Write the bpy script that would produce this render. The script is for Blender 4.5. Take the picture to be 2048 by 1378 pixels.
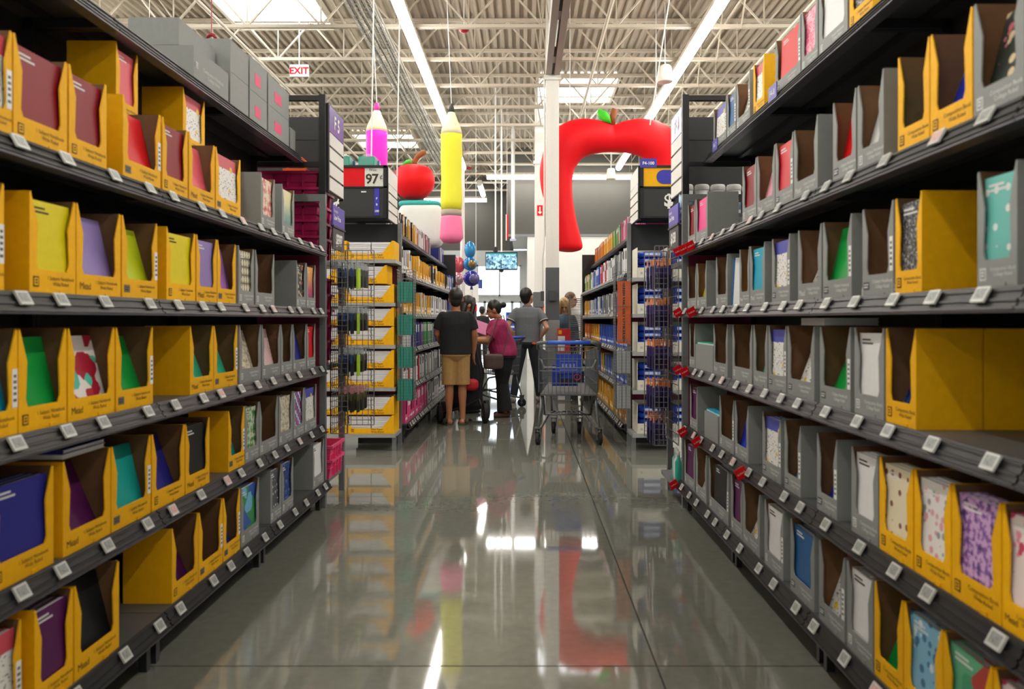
import bpy, bmesh, math, random
from mathutils import Vector, Matrix, Quaternion
random.seed(7)
for _o in list(bpy.data.objects): bpy.data.objects.remove(_o, do_unlink=True)
SC = bpy.context.scene
COL = SC.collection
# ---------------------------------------------------------------- camera, world, exposure
F = 1560.0; VX, VY = 1047.0, 640.0; CAMH = 1.3
cam = bpy.data.cameras.new('camera'); cam_o = bpy.data.objects.new('camera', cam); COL.objects.link(cam_o)
cam.sensor_width = 36.0; cam.lens = F/2048*36.0
cam.shift_x = -(VX-1024)/2048; cam.shift_y = -(689-VY)/2048
cam_o.location = (0, 0, CAMH); cam_o.rotation_euler = (math.pi/2, 0, 0)
cam.clip_start = .05; cam.clip_end = 200
cam.dof.use_dof = True; cam.dof.focus_distance = 9.5; cam.dof.aperture_fstop = 3.2
SC.camera = cam_o
w = bpy.data.worlds.new('world'); SC.world = w; w.use_nodes = True
w.node_tree.nodes['Background'].inputs[0].default_value = (.86, .93, 1, 1)
w.node_tree.nodes['Background'].inputs[1].default_value = 3.2
SC.view_settings.view_transform = 'Standard'; SC.view_settings.look = 'None'
SC.view_settings.exposure = 0.25; SC.view_settings.gamma = 1.0; SC.view_settings.use_curve_mapping = False
LAMP = 30.0          # radiance of the fluorescent lenses
# ---------------------------------------------------------------- helpers
PI = math.pi
def hexc(h):
    h = h.lstrip('#'); out = []
    for i in (0, 2, 4):
        c = int(h[i:i+2], 16)/255
        out.append(c/12.92 if c <= .04045 else ((c+.055)/1.055)**2.4)
    return (*out, 1)
M = {}
def mat(name, col, rough=.6, metal=0.0, var=.06, scale=40, spec=.5, bump=0, coat=0, emis=0, rnd=0, alpha=1, trans=0):
    if name in M: return M[name]
    c = hexc(col) if isinstance(col, str) else col
    m = bpy.data.materials.new(name); m.use_nodes = True; nt = m.node_tree; N = nt.nodes; L = nt.links
    b = N['Principled BSDF']; b.inputs['Roughness'].default_value = rough; b.inputs['Metallic'].default_value = metal
    b.inputs['Specular IOR Level'].default_value = spec; b.inputs['Coat Weight'].default_value = coat
    b.inputs['Base Color'].default_value = c; b.inputs['Alpha'].default_value = alpha; b.inputs['Transmission Weight'].default_value = trans
    if var:
        tc = N.new('ShaderNodeTexCoord'); nz = N.new('ShaderNodeTexNoise'); nz.inputs['Scale'].default_value = scale; nz.inputs['Detail'].default_value = 4
        L.new(tc.outputs['Object'], nz.inputs['Vector'])
        mr = N.new('ShaderNodeMapRange'); mr.inputs['From Min'].default_value = .3; mr.inputs['From Max'].default_value = .7
        mr.inputs['To Min'].default_value = 1-var; mr.inputs['To Max'].default_value = 1+var
        L.new(nz.outputs['Fac'], mr.inputs['Value'])
        hs = N.new('ShaderNodeHueSaturation'); hs.inputs['Color'].default_value = c
        if rnd:
            oi = N.new('ShaderNodeObjectInfo'); m2 = N.new('ShaderNodeMapRange'); m2.inputs['To Min'].default_value = 1-rnd; m2.inputs['To Max'].default_value = 1+rnd
            L.new(oi.outputs['Random'], m2.inputs['Value']); mu = N.new('ShaderNodeMath'); mu.operation = 'MULTIPLY'
            L.new(mr.outputs['Result'], mu.inputs[0]); L.new(m2.outputs['Result'], mu.inputs[1]); L.new(mu.outputs[0], hs.inputs['Value'])
        else: L.new(mr.outputs['Result'], hs.inputs['Value'])
        L.new(hs.outputs['Color'], b.inputs['Base Color'])
        if bump:
            bp = N.new('ShaderNodeBump'); bp.inputs['Strength'].default_value = bump; bp.inputs['Distance'].default_value = .004
            L.new(nz.outputs['Fac'], bp.inputs['Height']); L.new(bp.outputs['Normal'], b.inputs['Normal'])
    if emis:
        b.inputs['Emission Color'].default_value = c; b.inputs['Emission Strength'].default_value = emis
    M[name] = m; return m
def pat(name, kind, c1, c2, c3=None, scale=1.0, rough=.45):
    """printed cover patterns, mapped on the cover's own local x-z plane"""
    if name in M: return M[name]
    m = bpy.data.materials.new(name); m.use_nodes = True; nt = m.node_tree; N = nt.nodes; L = nt.links
    b = N['Principled BSDF']; b.inputs['Roughness'].default_value = rough
    c1, c2 = hexc(c1), hexc(c2); c3 = hexc(c3) if c3 else c2
    tc = N.new('ShaderNodeTexCoord'); mp = N.new('ShaderNodeMapping'); L.new(tc.outputs['Object'], mp.inputs['Vector'])
    mp.inputs['Scale'].default_value = (1, 0, 1)
    def mix(fac, a, bb):
        x = N.new('ShaderNodeMix'); x.data_type = 'RGBA'
        L.new(fac, x.inputs[0])
        for i, q in ((6, a), (7, bb)):
            if hasattr(q, 'is_output'): L.new(q, x.inputs[i])
            else: x.inputs[i].default_value = q
        return x.outputs[2]
    def math_(op, a, v):
        q = N.new('ShaderNodeMath'); q.operation = op; L.new(a, q.inputs[0])
        if hasattr(v, 'is_output'): L.new(v, q.inputs[1])
        else: q.inputs[1].default_value = v
        return q.outputs[0]
    if kind == 'dots' or kind == 'floral':
        v = N.new('ShaderNodeTexVoronoi'); v.inputs['Scale'].default_value = (22 if kind == 'dots' else 30)*scale
        v.inputs['Randomness'].default_value = .25 if kind == 'dots' else 1; L.new(mp.outputs[0], v.inputs['Vector'])
        f = math_('LESS_THAN', v.outputs['Distance'], .22 if kind == 'dots' else .36)
        if kind == 'floral':
            sp = N.new('ShaderNodeSeparateColor'); L.new(v.outputs['Color'], sp.inputs[0])
            g = math_('GREATER_THAN', sp.outputs[0], .5); col = mix(f, c1, mix(g, c2, c3))
        else: col = mix(f, c1, c2)
    elif kind == 'diamond':
        mp.inputs['Rotation'].default_value = (0, PI/4, 0); mp.inputs['Scale'].default_value = (1.25, 0, 1)
        k = N.new('ShaderNodeTexChecker'); k.inputs['Scale'].default_value = 34*scale; k.inputs[1].default_value = c1; k.inputs[2].default_value = c2
        L.new(mp.outputs[0], k.inputs['Vector']); k2 = N.new('ShaderNodeTexChecker'); k2.inputs['Scale'].default_value = 102*scale
        L.new(mp.outputs[0], k2.inputs['Vector']); k2.inputs[1].default_value = (1, 1, 1, 1); k2.inputs[2].default_value = (0, 0, 0, 1)
        g = math_('MULTIPLY', k2.outputs['Fac'], .55); col = mix(g, k.outputs['Color'], c3)
    elif kind == 'checker':
        k = N.new('ShaderNodeTexChecker'); k.inputs['Scale'].default_value = 44*scale; k.inputs[1].default_value = c1; k.inputs[2].default_value = c2
        ad = N.new('ShaderNodeMapping'); ad.inputs['Location'].default_value = (0, .001, 0); L.new(mp.outputs[0], ad.inputs['Vector']); L.new(ad.outputs[0], k.inputs['Vector'])
        k2 = N.new('ShaderNodeTexChecker'); k2.inputs['Scale'].default_value = 22*scale; L.new(ad.outputs[0], k2.inputs['Vector'])
        g = math_('MULTIPLY', k.outputs['Fac'], k2.outputs['Fac']); col = mix(g, k.outputs['Color'], c3)
    elif kind == 'blobs':
        n = N.new('ShaderNodeTexNoise'); n.inputs['Scale'].default_value = 26*scale; n.inputs['Detail'].default_value = 3; L.new(mp.outputs[0], n.inputs['Vector'])
        f = math_('GREATER_THAN', n.outputs['Fac'], .5); g = math_('GREATER_THAN', n.outputs['Fac'], .6); col = mix(g, mix(f, c1, c2), c3)
    elif kind == 'leopard':
        v = N.new('ShaderNodeTexVoronoi'); v.inputs['Scale'].default_value = 42*scale; L.new(mp.outputs[0], v.inputs['Vector'])
        f = math_('GREATER_THAN', v.outputs['Distance'], .3); g = math_('LESS_THAN', v.outputs['Distance'], .55); h = math_('MULTIPLY', f, g); col = mix(h, c1, c2)
    elif kind == 'fade':
        sp = N.new('ShaderNodeSeparateXYZ'); L.new(mp.outputs[0], sp.inputs[0]); n = N.new('ShaderNodeTexNoise'); n.inputs['Scale'].default_value = 14; L.new(mp.outputs[0], n.inputs['Vector'])
        z = math_('MULTIPLY', sp.outputs[2], 3.6); z = math_('ADD', z, math_('MULTIPLY', n.outputs['Fac'], .35))
        r = N.new('ShaderNodeValToRGB'); r.color_ramp.elements[0].color = c1; r.color_ramp.elements[1].color = c3; e = r.color_ramp.elements.new(.55); e.color = c2
        r.color_ramp.elements[0].position = .3; L.new(z, r.inputs[0]); col = r.outputs[0]
    elif kind == 'tri':
        v = N.new('ShaderNodeTexVoronoi'); v.inputs['Scale'].default_value = 11*scale; v.distance = 'MANHATTAN'; L.new(mp.outputs[0], v.inputs['Vector'])
        sp = N.new('ShaderNodeSeparateColor'); L.new(v.outputs['Color'], sp.inputs[0])
        f = math_('GREATER_THAN', sp.outputs[0], .35); g = math_('GREATER_THAN', sp.outputs[0], .7); col = mix(g, mix(f, c1, c2), c3)
    elif kind == 'script':
        n = N.new('ShaderNodeTexNoise'); n.inputs['Scale'].default_value = 60*scale; n.inputs['Detail'].default_value = 1; L.new(mp.outputs[0], n.inputs['Vector'])
        a = math_('SUBTRACT', n.outputs['Fac'], .5); a = math_('ABSOLUTE', a, 0); f = math_('LESS_THAN', a, .025); col = mix(f, c1, c2)
    elif kind == 'label':       # printed front sheet: rows of text, a yellow dot, a band
        sp = N.new('ShaderNodeSeparateXYZ'); L.new(mp.outputs[0], sp.inputs[0])
        n = N.new('ShaderNodeTexNoise'); n.inputs['Scale'].default_value = 55; mq = N.new('ShaderNodeMapping'); mq.inputs['Scale'].default_value = (1, 0, 2.2); L.new(tc.outputs['Object'], mq.inputs['Vector']); L.new(mq.outputs[0], n.inputs['Vector'])
        f = math_('GREATER_THAN', n.outputs['Fac'], .6); col = mix(f, c1, c2)
        z = math_('GREATER_THAN', sp.outputs[2], .212); col = mix(z, col, c3)
        v = N.new('ShaderNodeTexVoronoi'); v.inputs['Scale'].default_value = 13; L.new(mp.outputs[0], v.inputs['Vector']); y = math_('LESS_THAN', v.outputs['Distance'], .2); col = mix(y, col, hexc('#e8c020'))
    L.new(col, b.inputs['Base Color']); M[name] = m; return m
class MB:
    def __init__(s): s.v = []; s.f = []; s.m = []
    def add(s, vs, fs, mi=0):
        o = len(s.v); s.v += [tuple(v) for v in vs]; s.f += [tuple(i+o for i in f) for f in fs]; s.m += [mi]*len(fs); return s
    def box(s, x0, y0, z0, x1, y1, z1, mi=0):
        return s.add([(x0,y0,z0),(x1,y0,z0),(x1,y1,z0),(x0,y1,z0),(x0,y0,z1),(x1,y0,z1),(x1,y1,z1),(x0,y1,z1)],
              [(0,3,2,1),(4,5,6,7),(0,1,5,4),(1,2,6,5),(2,3,7,6),(3,0,4,7)], mi)
    def prism(s, poly, fn, w0, w1, mi=0, mi_back=None, mi_side=None):
        n = len(poly); vs = [fn(u, v, w0) for u, v in poly]+[fn(u, v, w1) for u, v in poly]
        o = len(s.v); s.v += [tuple(v) for v in vs]
        s.f.append(tuple(o+i for i in range(n))); s.m.append(mi)
        s.f.append(tuple(o+n+i for i in reversed(range(n)))); s.m.append(mi if mi_back is None else mi_back)
        for i in range(n):
            j = (i+1) % n; s.f.append((o+i, o+n+i, o+n+j, o+j)); s.m.append(mi if mi_side is None else mi_side)
        return s
    def tube(s, pts, r, n=6, mi=0, closed=False, caps=True):
        P = [Vector(p) for p in pts]; k = len(P); rs = r if isinstance(r, (list, tuple)) else [r]*k
        up = None; rings = []
        for i in range(k):
            if closed: t = (P[(i+1) % k]-P[i-1]).normalized()
            else: t = ((P[i+1]-P[i]).normalized() if i < k-1 else Vector()) + ((P[i]-P[i-1]).normalized() if i > 0 else Vector())
            t = t.normalized() if t.length > 1e-9 else Vector((0, 0, 1))
            if up is None: up = t.orthogonal().normalized()
            up = (up-t*up.dot(t)); up = up.normalized() if up.length > 1e-6 else t.orthogonal().normalized()
            b = t.cross(up); rings.append([P[i]+(up*math.cos(2*PI*j/n)+b*math.sin(2*PI*j/n))*rs[i] for j in range(n)])
        vs = [v for ring in rings for v in ring]; fs = []
        for i in range(k if closed else k-1):
            for j in range(n):
                a = i*n+j; b_ = i*n+(j+1) % n; c = ((i+1) % k)*n+(j+1) % n; d = ((i+1) % k)*n+j; fs.append((a, b_, c, d))
        if not closed and caps: fs.append(tuple(reversed(range(n)))); fs.append(tuple((k-1)*n+j for j in range(n)))
        return s.add(vs, fs, mi)
    def rings(s, rr, n=16, mi=0, caps=True):
        """rr: list of (centre, rx vector, ry vector)"""
        vs = []; fs = []; k = len(rr)
        for c, a, b in rr:
            c, a, b = Vector(c), Vector(a), Vector(b)
            vs += [c+a*math.cos(2*PI*j/n)+b*math.sin(2*PI*j/n) for j in range(n)]
        for i in range(k-1):
            for j in range(n): fs.append((i*n+j, i*n+(j+1) % n, (i+1)*n+(j+1) % n, (i+1)*n+j))
        if caps: fs.append(tuple(reversed(range(n)))); fs.append(tuple((k-1)*n+j for j in range(n)))
        return s.add(vs, fs, mi)
    def lathe(s, prof, n=24, mi=0, c=(0, 0, 0), sx=1, sy=1):
        return s.rings([((c[0], c[1], c[2]+z), (max(r, 1e-4)*sx, 0, 0), (0, max(r, 1e-4)*sy, 0)) for r, z in prof], n, mi)
    def ell(s, c, r, R=None, n=16, k=10, mi=0):
        c = Vector(c); R = R or Matrix.Identity(3); rr = []
        for i in range(k+1):
            t = -PI/2+PI*i/k; q = max(math.cos(t), 1e-3)
            rr.append((c+R@Vector((0, 0, r[2]*math.sin(t))), R@Vector((r[0]*q, 0, 0)), R@Vector((0, r[1]*q, 0))))
        return s.rings(rr, n, mi)
    def mesh(s, name, mats, smooth=False):
        me = bpy.data.meshes.new(name); me.from_pydata(s.v, [], s.f)
        for q in (mats if isinstance(mats, (list, tuple)) else [mats]): me.materials.append(q)
        me.polygons.foreach_set('material_index', s.m)
        bm = bmesh.new(); bm.from_mesh(me); bmesh.ops.recalc_face_normals(bm, faces=bm.faces); bm.to_mesh(me); bm.free()
        if smooth: me.polygons.foreach_set('use_smooth', [True]*len(me.polygons))
        me.update(); return me
def ob(name, data, parent=None, loc=(0, 0, 0), rz=0, label=None, cat=None, group=None, kind=None):
    o = bpy.data.objects.new(name, data); COL.objects.link(o)
    o.location = loc; o.rotation_euler = (0, 0, rz)
    if parent is not None: o.parent = parent
    if label: o['label'] = label
    if cat: o['category'] = cat
    if group: o['group'] = group
    if kind: o['kind'] = kind
    return o
def soft(o, w=.004, seg=2):
    b = o.modifiers.new('bevel', 'BEVEL'); b.width = w; b.segments = seg; b.limit_method = 'ANGLE'; return o
_TX = {}
def text_mesh(txt, size, m, align='LEFT', spacing=1.0, line=1.0, key=None, depth=0.0, bold=0.0):
    """flat lettering in the local x-z plane, read from -y"""
    k = (txt, size, m.name, align, spacing, line, depth, bold)
    if k in _TX: return _TX[k]
    c = bpy.data.curves.new('lettering', 'FONT'); c.body = txt; c.size = size; c.align_x = align; c.space_character = spacing; c.space_line = line
    c.resolution_u = 2; c.extrude = depth; c.offset = bold
    o = bpy.data.objects.new('tmp_text', c); COL.objects.link(o)
    dg = bpy.context.evaluated_depsgraph_get(); me = bpy.data.meshes.new_from_object(o.evaluated_get(dg))
    bpy.data.objects.remove(o, do_unlink=True); bpy.data.curves.remove(c)
    me.transform(Matrix.Rotation(PI/2, 4, 'X')); me.materials.clear(); me.materials.append(m); me.name = 'lettering'
    _TX[k] = me; return me
ORD = 'first second third fourth fifth sixth seventh eighth ninth tenth eleventh twelfth thirteenth fourteenth fifteenth sixteenth seventeenth eighteenth nineteenth twentieth'.split()
def ordw(n):
    if n <= 20: return ORD[n-1]
    t = {2: 'twenty', 3: 'thirty', 4: 'forty', 5: 'fifty', 6: 'sixty', 7: 'seventy', 8: 'eighty'}[n//10]
    return {20: 'twentieth', 30: 'thirtieth', 40: 'fortieth', 50: 'fiftieth', 60: 'sixtieth', 70: 'seventieth', 80: 'eightieth'}[n//10*10] if n % 10 == 0 else t+'-'+ORD[n % 10-1]
def P(px, py, Y): return Vector(((px-VX)*Y/F, Y, CAMH+(VY-py)*Y/F))
def root(name, label, cat, loc, rz=0, group=None): return ob(name, None, None, loc, rz, label, cat, group)
# ---------------------------------------------------------------- materials
yel = mat('yellow_card', '#edb000', .6, var=.05, rnd=.05, spec=.3); gry = mat('grey_card', '#868988', .6, var=.04, rnd=.05)
kraft = mat('kraft_inside', '#6d4d31', .8, var=.08); steel_dark = mat('shelf_black', '#2b2c31', .38, .25, var=.08, scale=9)
rail_m = mat('price_rail_grey', '#1a1b1e', .45, .1, var=.05, scale=12); back_m = mat('back_panel_black', '#26282b', .55, var=.05)
deck_top = mat('shelf_top_grey', '#55585b', .42, .2, var=.06, scale=12)
tag_m = mat('tag_plastic', '#c9ccca', .35, var=.02); tag_s = pat('tag_screen', 'script', '#9fa5a3', '#3c3f40', scale=3.2); tag_r = pat('tag_screen_red', 'script', '#d9b6b4', '#b8202c', scale=3.2)
ink_b = mat('ink_dark', '#2b2208', .6, var=0); ink_w = mat('ink_pale', '#d6d8d8', .6, var=0); white = mat('white_plain', '#e6e6e6', .6, var=.03); black = mat('black_plain', '#121214', .5, var=.04)
paper = mat('paper_white', '#dcdcdf', .8, var=.05, scale=120); metal_g = mat('grey_steel', '#7c7f82', .4, .3, var=.05); wire_m = mat('wire_steel', '#8d8f90', .3, .7, var=.03)
red = mat('red_plastic', '#d60414', .55, var=.03, spec=.25); blue = mat('blue_plastic', '#1f4fc4', .35, var=.03); purple_s = mat('sign_purple', '#4b3fa6', .45, var=.03)
magenta = mat('bin_magenta', '#b01158', .4, var=.04); maroon = mat('panel_maroon', '#6a0f34', .5, var=.05); teal = mat('teal_plastic', '#199a86', .4, var=.04)
orange = mat('orange_print', '#e8641c', .5, var=.04); blk_frame = mat('frame_black', '#141518', .4, .2, var=.04); rubber = mat('rubber_black', '#1b1b1d', .75, var=.05)
signwhite = mat('sign_white', '#d9d7d3', .5, var=.03)
# ================================================================ the building
def concrete():
    m = bpy.data.materials.new('polished_concrete'); m.use_nodes = True; nt = m.node_tree; N = nt.nodes; L = nt.links; b = N['Principled BSDF']
    tc = N.new('ShaderNodeNewGeometry'); n1 = N.new('ShaderNodeTexNoise'); n1.inputs['Scale'].default_value = .55; n1.inputs['Detail'].default_value = 8
    n2 = N.new('ShaderNodeTexNoise'); n2.inputs['Scale'].default_value = 22; n2.inputs['Detail'].default_value = 6
    L.new(tc.outputs['Position'], n1.inputs['Vector']); L.new(tc.outputs['Position'], n2.inputs['Vector'])
    r = N.new('ShaderNodeValToRGB'); r.color_ramp.elements[0].position = .3; r.color_ramp.elements[1].position = .72
    r.color_ramp.elements[0].color = (.15, .154, .13, 1); r.color_ramp.elements[1].color = (.205, .21, .178, 1); L.new(n1.outputs['Fac'], r.inputs[0])
    mx = N.new('ShaderNodeMix'); mx.data_type = 'RGBA'; mx.blend_type = 'OVERLAY'; mx.inputs[0].default_value = .18; L.new(r.outputs[0], mx.inputs[6]); L.new(n2.outputs['Fac'], mx.inputs[7])
    L.new(mx.outputs[2], b.inputs['Base Color'])
    rr = N.new('ShaderNodeMapRange'); rr.inputs['To Min'].default_value = .035; rr.inputs['To Max'].default_value = .06; L.new(n1.outputs['Fac'], rr.inputs['Value']); L.new(rr.outputs[0], b.inputs['Roughness'])
    b.inputs['IOR'].default_value = 1.75
    return m
conc = concrete(); joint_m = mat('joint_filler', '#2b2a26', .7, var=.05)
roofw = mat('roof_white', '#aaa08f', .55, var=.04, scale=3); joistw = mat('joist_white', '#c4bbab', .45, var=.04); wall_g = mat('wall_dark_grey', '#4e4d49', .7, var=.03, scale=3)
wall_w = mat('wall_white', '#e2e2df', .6, var=.02, scale=3); wall_l = mat('wall_pale_grey', '#b9bcbd', .6, var=.02, scale=3); colw = mat('column_white', '#d9d7d2', .45, var=.03)
lamp_m = mat('lamp_lens', (1, .955, .87, 1), .4, var=0, emis=LAMP); sky_m = mat('skylight_pane', (.95, .98, 1, 1), .4, var=0, emis=3.5)
X0, X1, Y0, Y1 = -13.0, 13.0, -4.0, 31.2
fl = ob('floor', MB().box(X0, Y0, -.3, X1, Y1+3, -.012).mesh('floor', joint_m), kind='structure', label='polished grey concrete store floor')
xs = [X0, -7.6, -3.6, .5, 4.6, 8.7, X1]; ys = [Y0, .12, 2.93, 5.74, 8.5, 11.4, 14.2, 17, 19.8, 22.6, 25.4, 28.2, Y1+3]
for i in range(len(xs)-1):
    for j in range(len(ys)-1):
        g = .004; ob('concrete_slab', MB().box(xs[i]+g, ys[j]+g, -.1, xs[i+1]-g, ys[j+1]-g, 0).mesh('concrete_slab', conc), fl)
# roof deck: ribbed steel sheets on open web joists
ZD = 7.0
ceil_o = ob('ceiling', MB().box(X0, Y0, ZD+.12, X1, Y1+3, ZD+.3).mesh('ceiling', roofw), kind='structure', label='white ribbed steel roof deck on open joists')
sh = MB(); pitch = .155; nr = 6; prof = []
for k in range(nr):
    u = k*pitch; prof += [(u, 0), (u+.045, 0), (u+.065, .055), (u+.135, .055), (u+pitch, 0)]
pp = [prof[0]]
for q in prof[1:]:
    if q != pp[-1]: pp.append(q)
vs = [(u, Y0, z) for u, z in pp]+[(u, Y1+3, z) for u, z in pp]; n = len(pp)
sh.add(vs, [(i, i+1, n+i+1, n+i) for i in range(n-1)]); shm = sh.mesh('deck_sheet', roofw)
k = 0
while X0+k*pitch*nr < X1: ob('deck_sheet', shm, ceil_o, (X0+k*pitch*nr, 0, ZD)); k += 1
# joists
jc = MB(); zb, zt = 6.2, 6.93
for z in (zb, zt):
    for d in (-.045, .012): jc.box(X0, d, z, X1, d+.033, z+.055)
jcm = jc.mesh('joist_chords', joistw)
jw = MB(); x = X0+.3; up = True; pts = []
while x < X1: pts.append((x, 0, zt if up else zb+.03)); up = not up; x += .62
for a, b_ in zip(pts, pts[1:]): jw.tube([a, b_], .021, 4)
for p in pts[::2]: jw.tube([(p[0]+.62, 0, zb), (p[0]+.62, 0, zt)], .014, 4)
jwm = jw.mesh('joist_web', joistw)
for k in range(-3, 12):
    o = ob('roof_joist', jcm, ceil_o, (0, 13.1+1.65*k, 0)); ob('joist_web', jwm, o)
# skylights, girder, bridging, pipes
for i, (a, b_, c, d) in enumerate([(-5.45, -3.65, 12.4, 15.05), (.35, 2.2, 18.1, 20.1), (-5.2, -3.4, 23.6, 25.4), (4.6, 6.4, 9.5, 11.5)]):
    q = MB().box(a, c, ZD-.02, b_, d, ZD-.005); s = ob('window_%d' % (i+1), q.mesh('skylight', sky_m), kind='structure', label='bright white skylight panel in the roof')
    fr = MB()
    for (e, f, g, h) in ((a-.06, c-.06, b_+.06, c), (a-.06, d, b_+.06, d+.06), (a-.06, c, a, d), (b_, c, b_+.06, d)): fr.box(e, f, ZD-.1, g, h, ZD)
    ob('skylight_frame', fr.mesh('skylight_frame', joistw), s)
gd = MB(); gd.box(.37, Y0, 5.38, .465, 13.1, 5.62); gd.box(.51, Y0, 5.38, .605, 13.1, 5.62)
for yy in (2.2, 5.2, 8.2, 10.4, 12.2): gd.box(.455, yy, 5.42, .52, yy+.3, 5.58)
ob('trim_1', gd.mesh('roof_girder', mat('girder_paint', '#a9a49d', .5, var=.03)), kind='structure', label='twin steel girder running overhead to the white column')
for i, (xx, z, r) in enumerate([(-4.9, 6.1, .03), (-8.2, 6.1, .03), (4.4, 6.12, .03), (1.35, 6.14, .03), (-3.2, 6.62, .02), (3.6, 6.6, .02)]):
    ob('bridging_pipe', MB().tube([(xx, Y0, z), (xx, 30.8, z)], r, 8).mesh('bridging_pipe', joistw), ceil_o)
br = MB()
for yy in [13.1+1.65*k for k in range(-1, 11)]:
    for xx in (-6.3, -2.9, .2, 3.4, 6.5):
        br.tube([(xx, yy, zb), (xx+.25, yy+1.65, zt)], .016, 4); br.tube([(xx, yy, zt), (xx+.25, yy+1.65, zb)], .016, 4)
ob('bridging_rods', br.mesh('bridging_rods', joistw), ceil_o)
gal = mat('galvanised', '#a8aaa8', .4, .5, var=.05)
tr = MB()
for xx in (-2.66, -2.27): tr.tube([(xx, 4, 6.12), (xx, 24, 6.12)], .012, 4); tr.tube([(xx, 4, 6.02), (xx, 24, 6.02)], .01, 4)
for xx in (-2.56, -2.46, -2.36): tr.tube([(xx, 4, 6.02), (xx, 24, 6.02)], .007, 4)
for k in range(133): tr.tube([(-2.66, 4+.15*k, 6.02), (-2.27, 4+.15*k, 6.02)], .005, 4)
ob('cable_tray', tr.mesh('cable_tray', gal), label='long galvanised wire cable tray under the joists, left of the lamps', cat='cable tray')
cb = MB()
for j, (xx, rr) in enumerate([(-2.6, .016), (-2.5, .02), (-2.4, .014), (-2.33, .016)]): cb.tube([(xx+.02*math.sin(k*1.3+j), 4+k*1.0, 6.035+rr*.6) for k in range(21)], rr, 6)
ob('cable_bundle', cb.mesh('cable_bundle', mat('cable_grey', '#6d6c68', .6)), label='grey cables lying along the wire cable tray', cat='cable')
# walls
ob('wall_left', MB().box(X0-.2, Y0, 0, X0, Y1+3, 7.2).mesh('wall_left', wall_w), kind='structure'); ob('wall_right', MB().box(X1, Y0, 0, X1+.2, Y1+3, 7.2).mesh('wall_right', wall_w), kind='structure')
ob('wall_back', MB().box(X0, Y0-.2, 0, X1, Y0, 7.2).mesh('wall_back', wall_w), kind='structure')
wf = MB(); wf.box(-.53, 26, 4.13, X1, 26.2, 7.05, 0); wf.box(-.53, 26.2, 4.13, -.4, Y1, 7.05, 0); wf.box(.13, 26, 0, X1, 26.2, 4.13, 1); wf.box(.13, 26.2, 0, .3, Y1, 4.13, 1); wf.box(-.4, 26.2, 4.13, .3, Y1, 4.25, 1)
wf.box(-.53, 25.97, 4.08, X1, 26.0, 4.16, 2)
ob('wall_front', wf.mesh('wall_front', [wall_g, wall_w, metal_g]), kind='structure', label='front wall, white below and dark grey above')
we = MB(); WX0, WX1 = -1.87, -.1
we.box(X0, Y1, 4.08, -.4, Y1+.2, 7.05, 0); we.box(X0, Y1, 0, WX0-.25, Y1+.2, 4.08, 1); we.box(WX0-.25, Y1, 3.5, .14, Y1+.2, 4.08, 1); we.box(WX0-.25, Y1, 2.05, WX0, Y1+.2, 3.5, 1); we.box(WX1, Y1, 0, .14, Y1+.2, 3.5, 1); we.box(WX0-.25, Y1, 2.05, WX1, Y1+.2, 2.25, 1)
ob('wall_entrance', we.mesh('wall_entrance', [wall_g, wall_l]), kind='structure', label='entrance wall with window above sliding doors')
def glass():
    m = bpy.data.materials.new('clear_glass'); m.use_nodes = True; nt = m.node_tree; N = nt.nodes; L = nt.links; N.remove(N['Principled BSDF'])
    t = N.new('ShaderNodeBsdfTransparent'); t.inputs[0].default_value = (.93, .97, .98, 1); g = N.new('ShaderNodeBsdfGlossy'); g.inputs['Roughness'].default_value = .03; mx = N.new('ShaderNodeMixShader'); mx.inputs[0].default_value = .08
    L.new(t.outputs[0], mx.inputs[1]); L.new(g.outputs[0], mx.inputs[2]); L.new(mx.outputs[0], N['Material Output'].inputs[0]); return m
glass_m = glass(); M['clear_glass'] = glass_m
alum = mat('aluminium_frame', '#b4b8ba', .35, .5, var=.02)
wfr = MB()
for xx in (WX0, -.99, WX1-.06): wfr.box(xx, Y1-.03, 2.25, xx+.06, Y1+.05, 3.5)
wfr.box(WX0, Y1-.03, 2.25, WX1, Y1+.05, 2.31); wfr.box(WX0, Y1-.03, 3.44, WX1, Y1+.05, 3.5)
w5 = ob('window_5', wfr.mesh('window_frame', alum), kind='structure', label='wide sunlit window above the entrance doors')
for xx in (WX0+.06, -.93): ob('pane', MB().box(xx, Y1, 2.31, xx+.82, Y1+.012, 3.44).mesh('pane', glass_m), w5)
for i, (a, b_) in enumerate([(-2.1, -1.55), (-1.55, -1.0), (-1.0, -.45), (-.45, -.1)]):
    q = MB(); q.box(a, Y1-.04, 0, a+.05, Y1+.04, 2.05); q.box(b_-.05, Y1-.04, 0, b_, Y1+.04, 2.05); q.box(a, Y1-.04, 1.98, b_, Y1+.04, 2.05); q.box(a, Y1-.04, 0, b_, Y1+.04, .12); q.box(a, Y1-.04, 1.0, b_, Y1+.04, 1.06)
    d = ob('door_%d' % (i+1), q.mesh('sliding_door', alum), kind='structure', label='aluminium framed sliding glass entrance door')
    ob('pane', MB().box(a+.05, Y1-.005, .12, b_-.05, Y1+.005, 1.98).mesh('pane', glass_m), d)
# ground outside the doors
ob('pavement', MB().box(-9, Y1+.25, -.35, 6, Y1+14, -.02).mesh('pavement', mat('pavement_pale', '#bdbab2', .8, var=.08, scale=2)), kind='structure', label='pale sunlit pavement outside the entrance')
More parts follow.
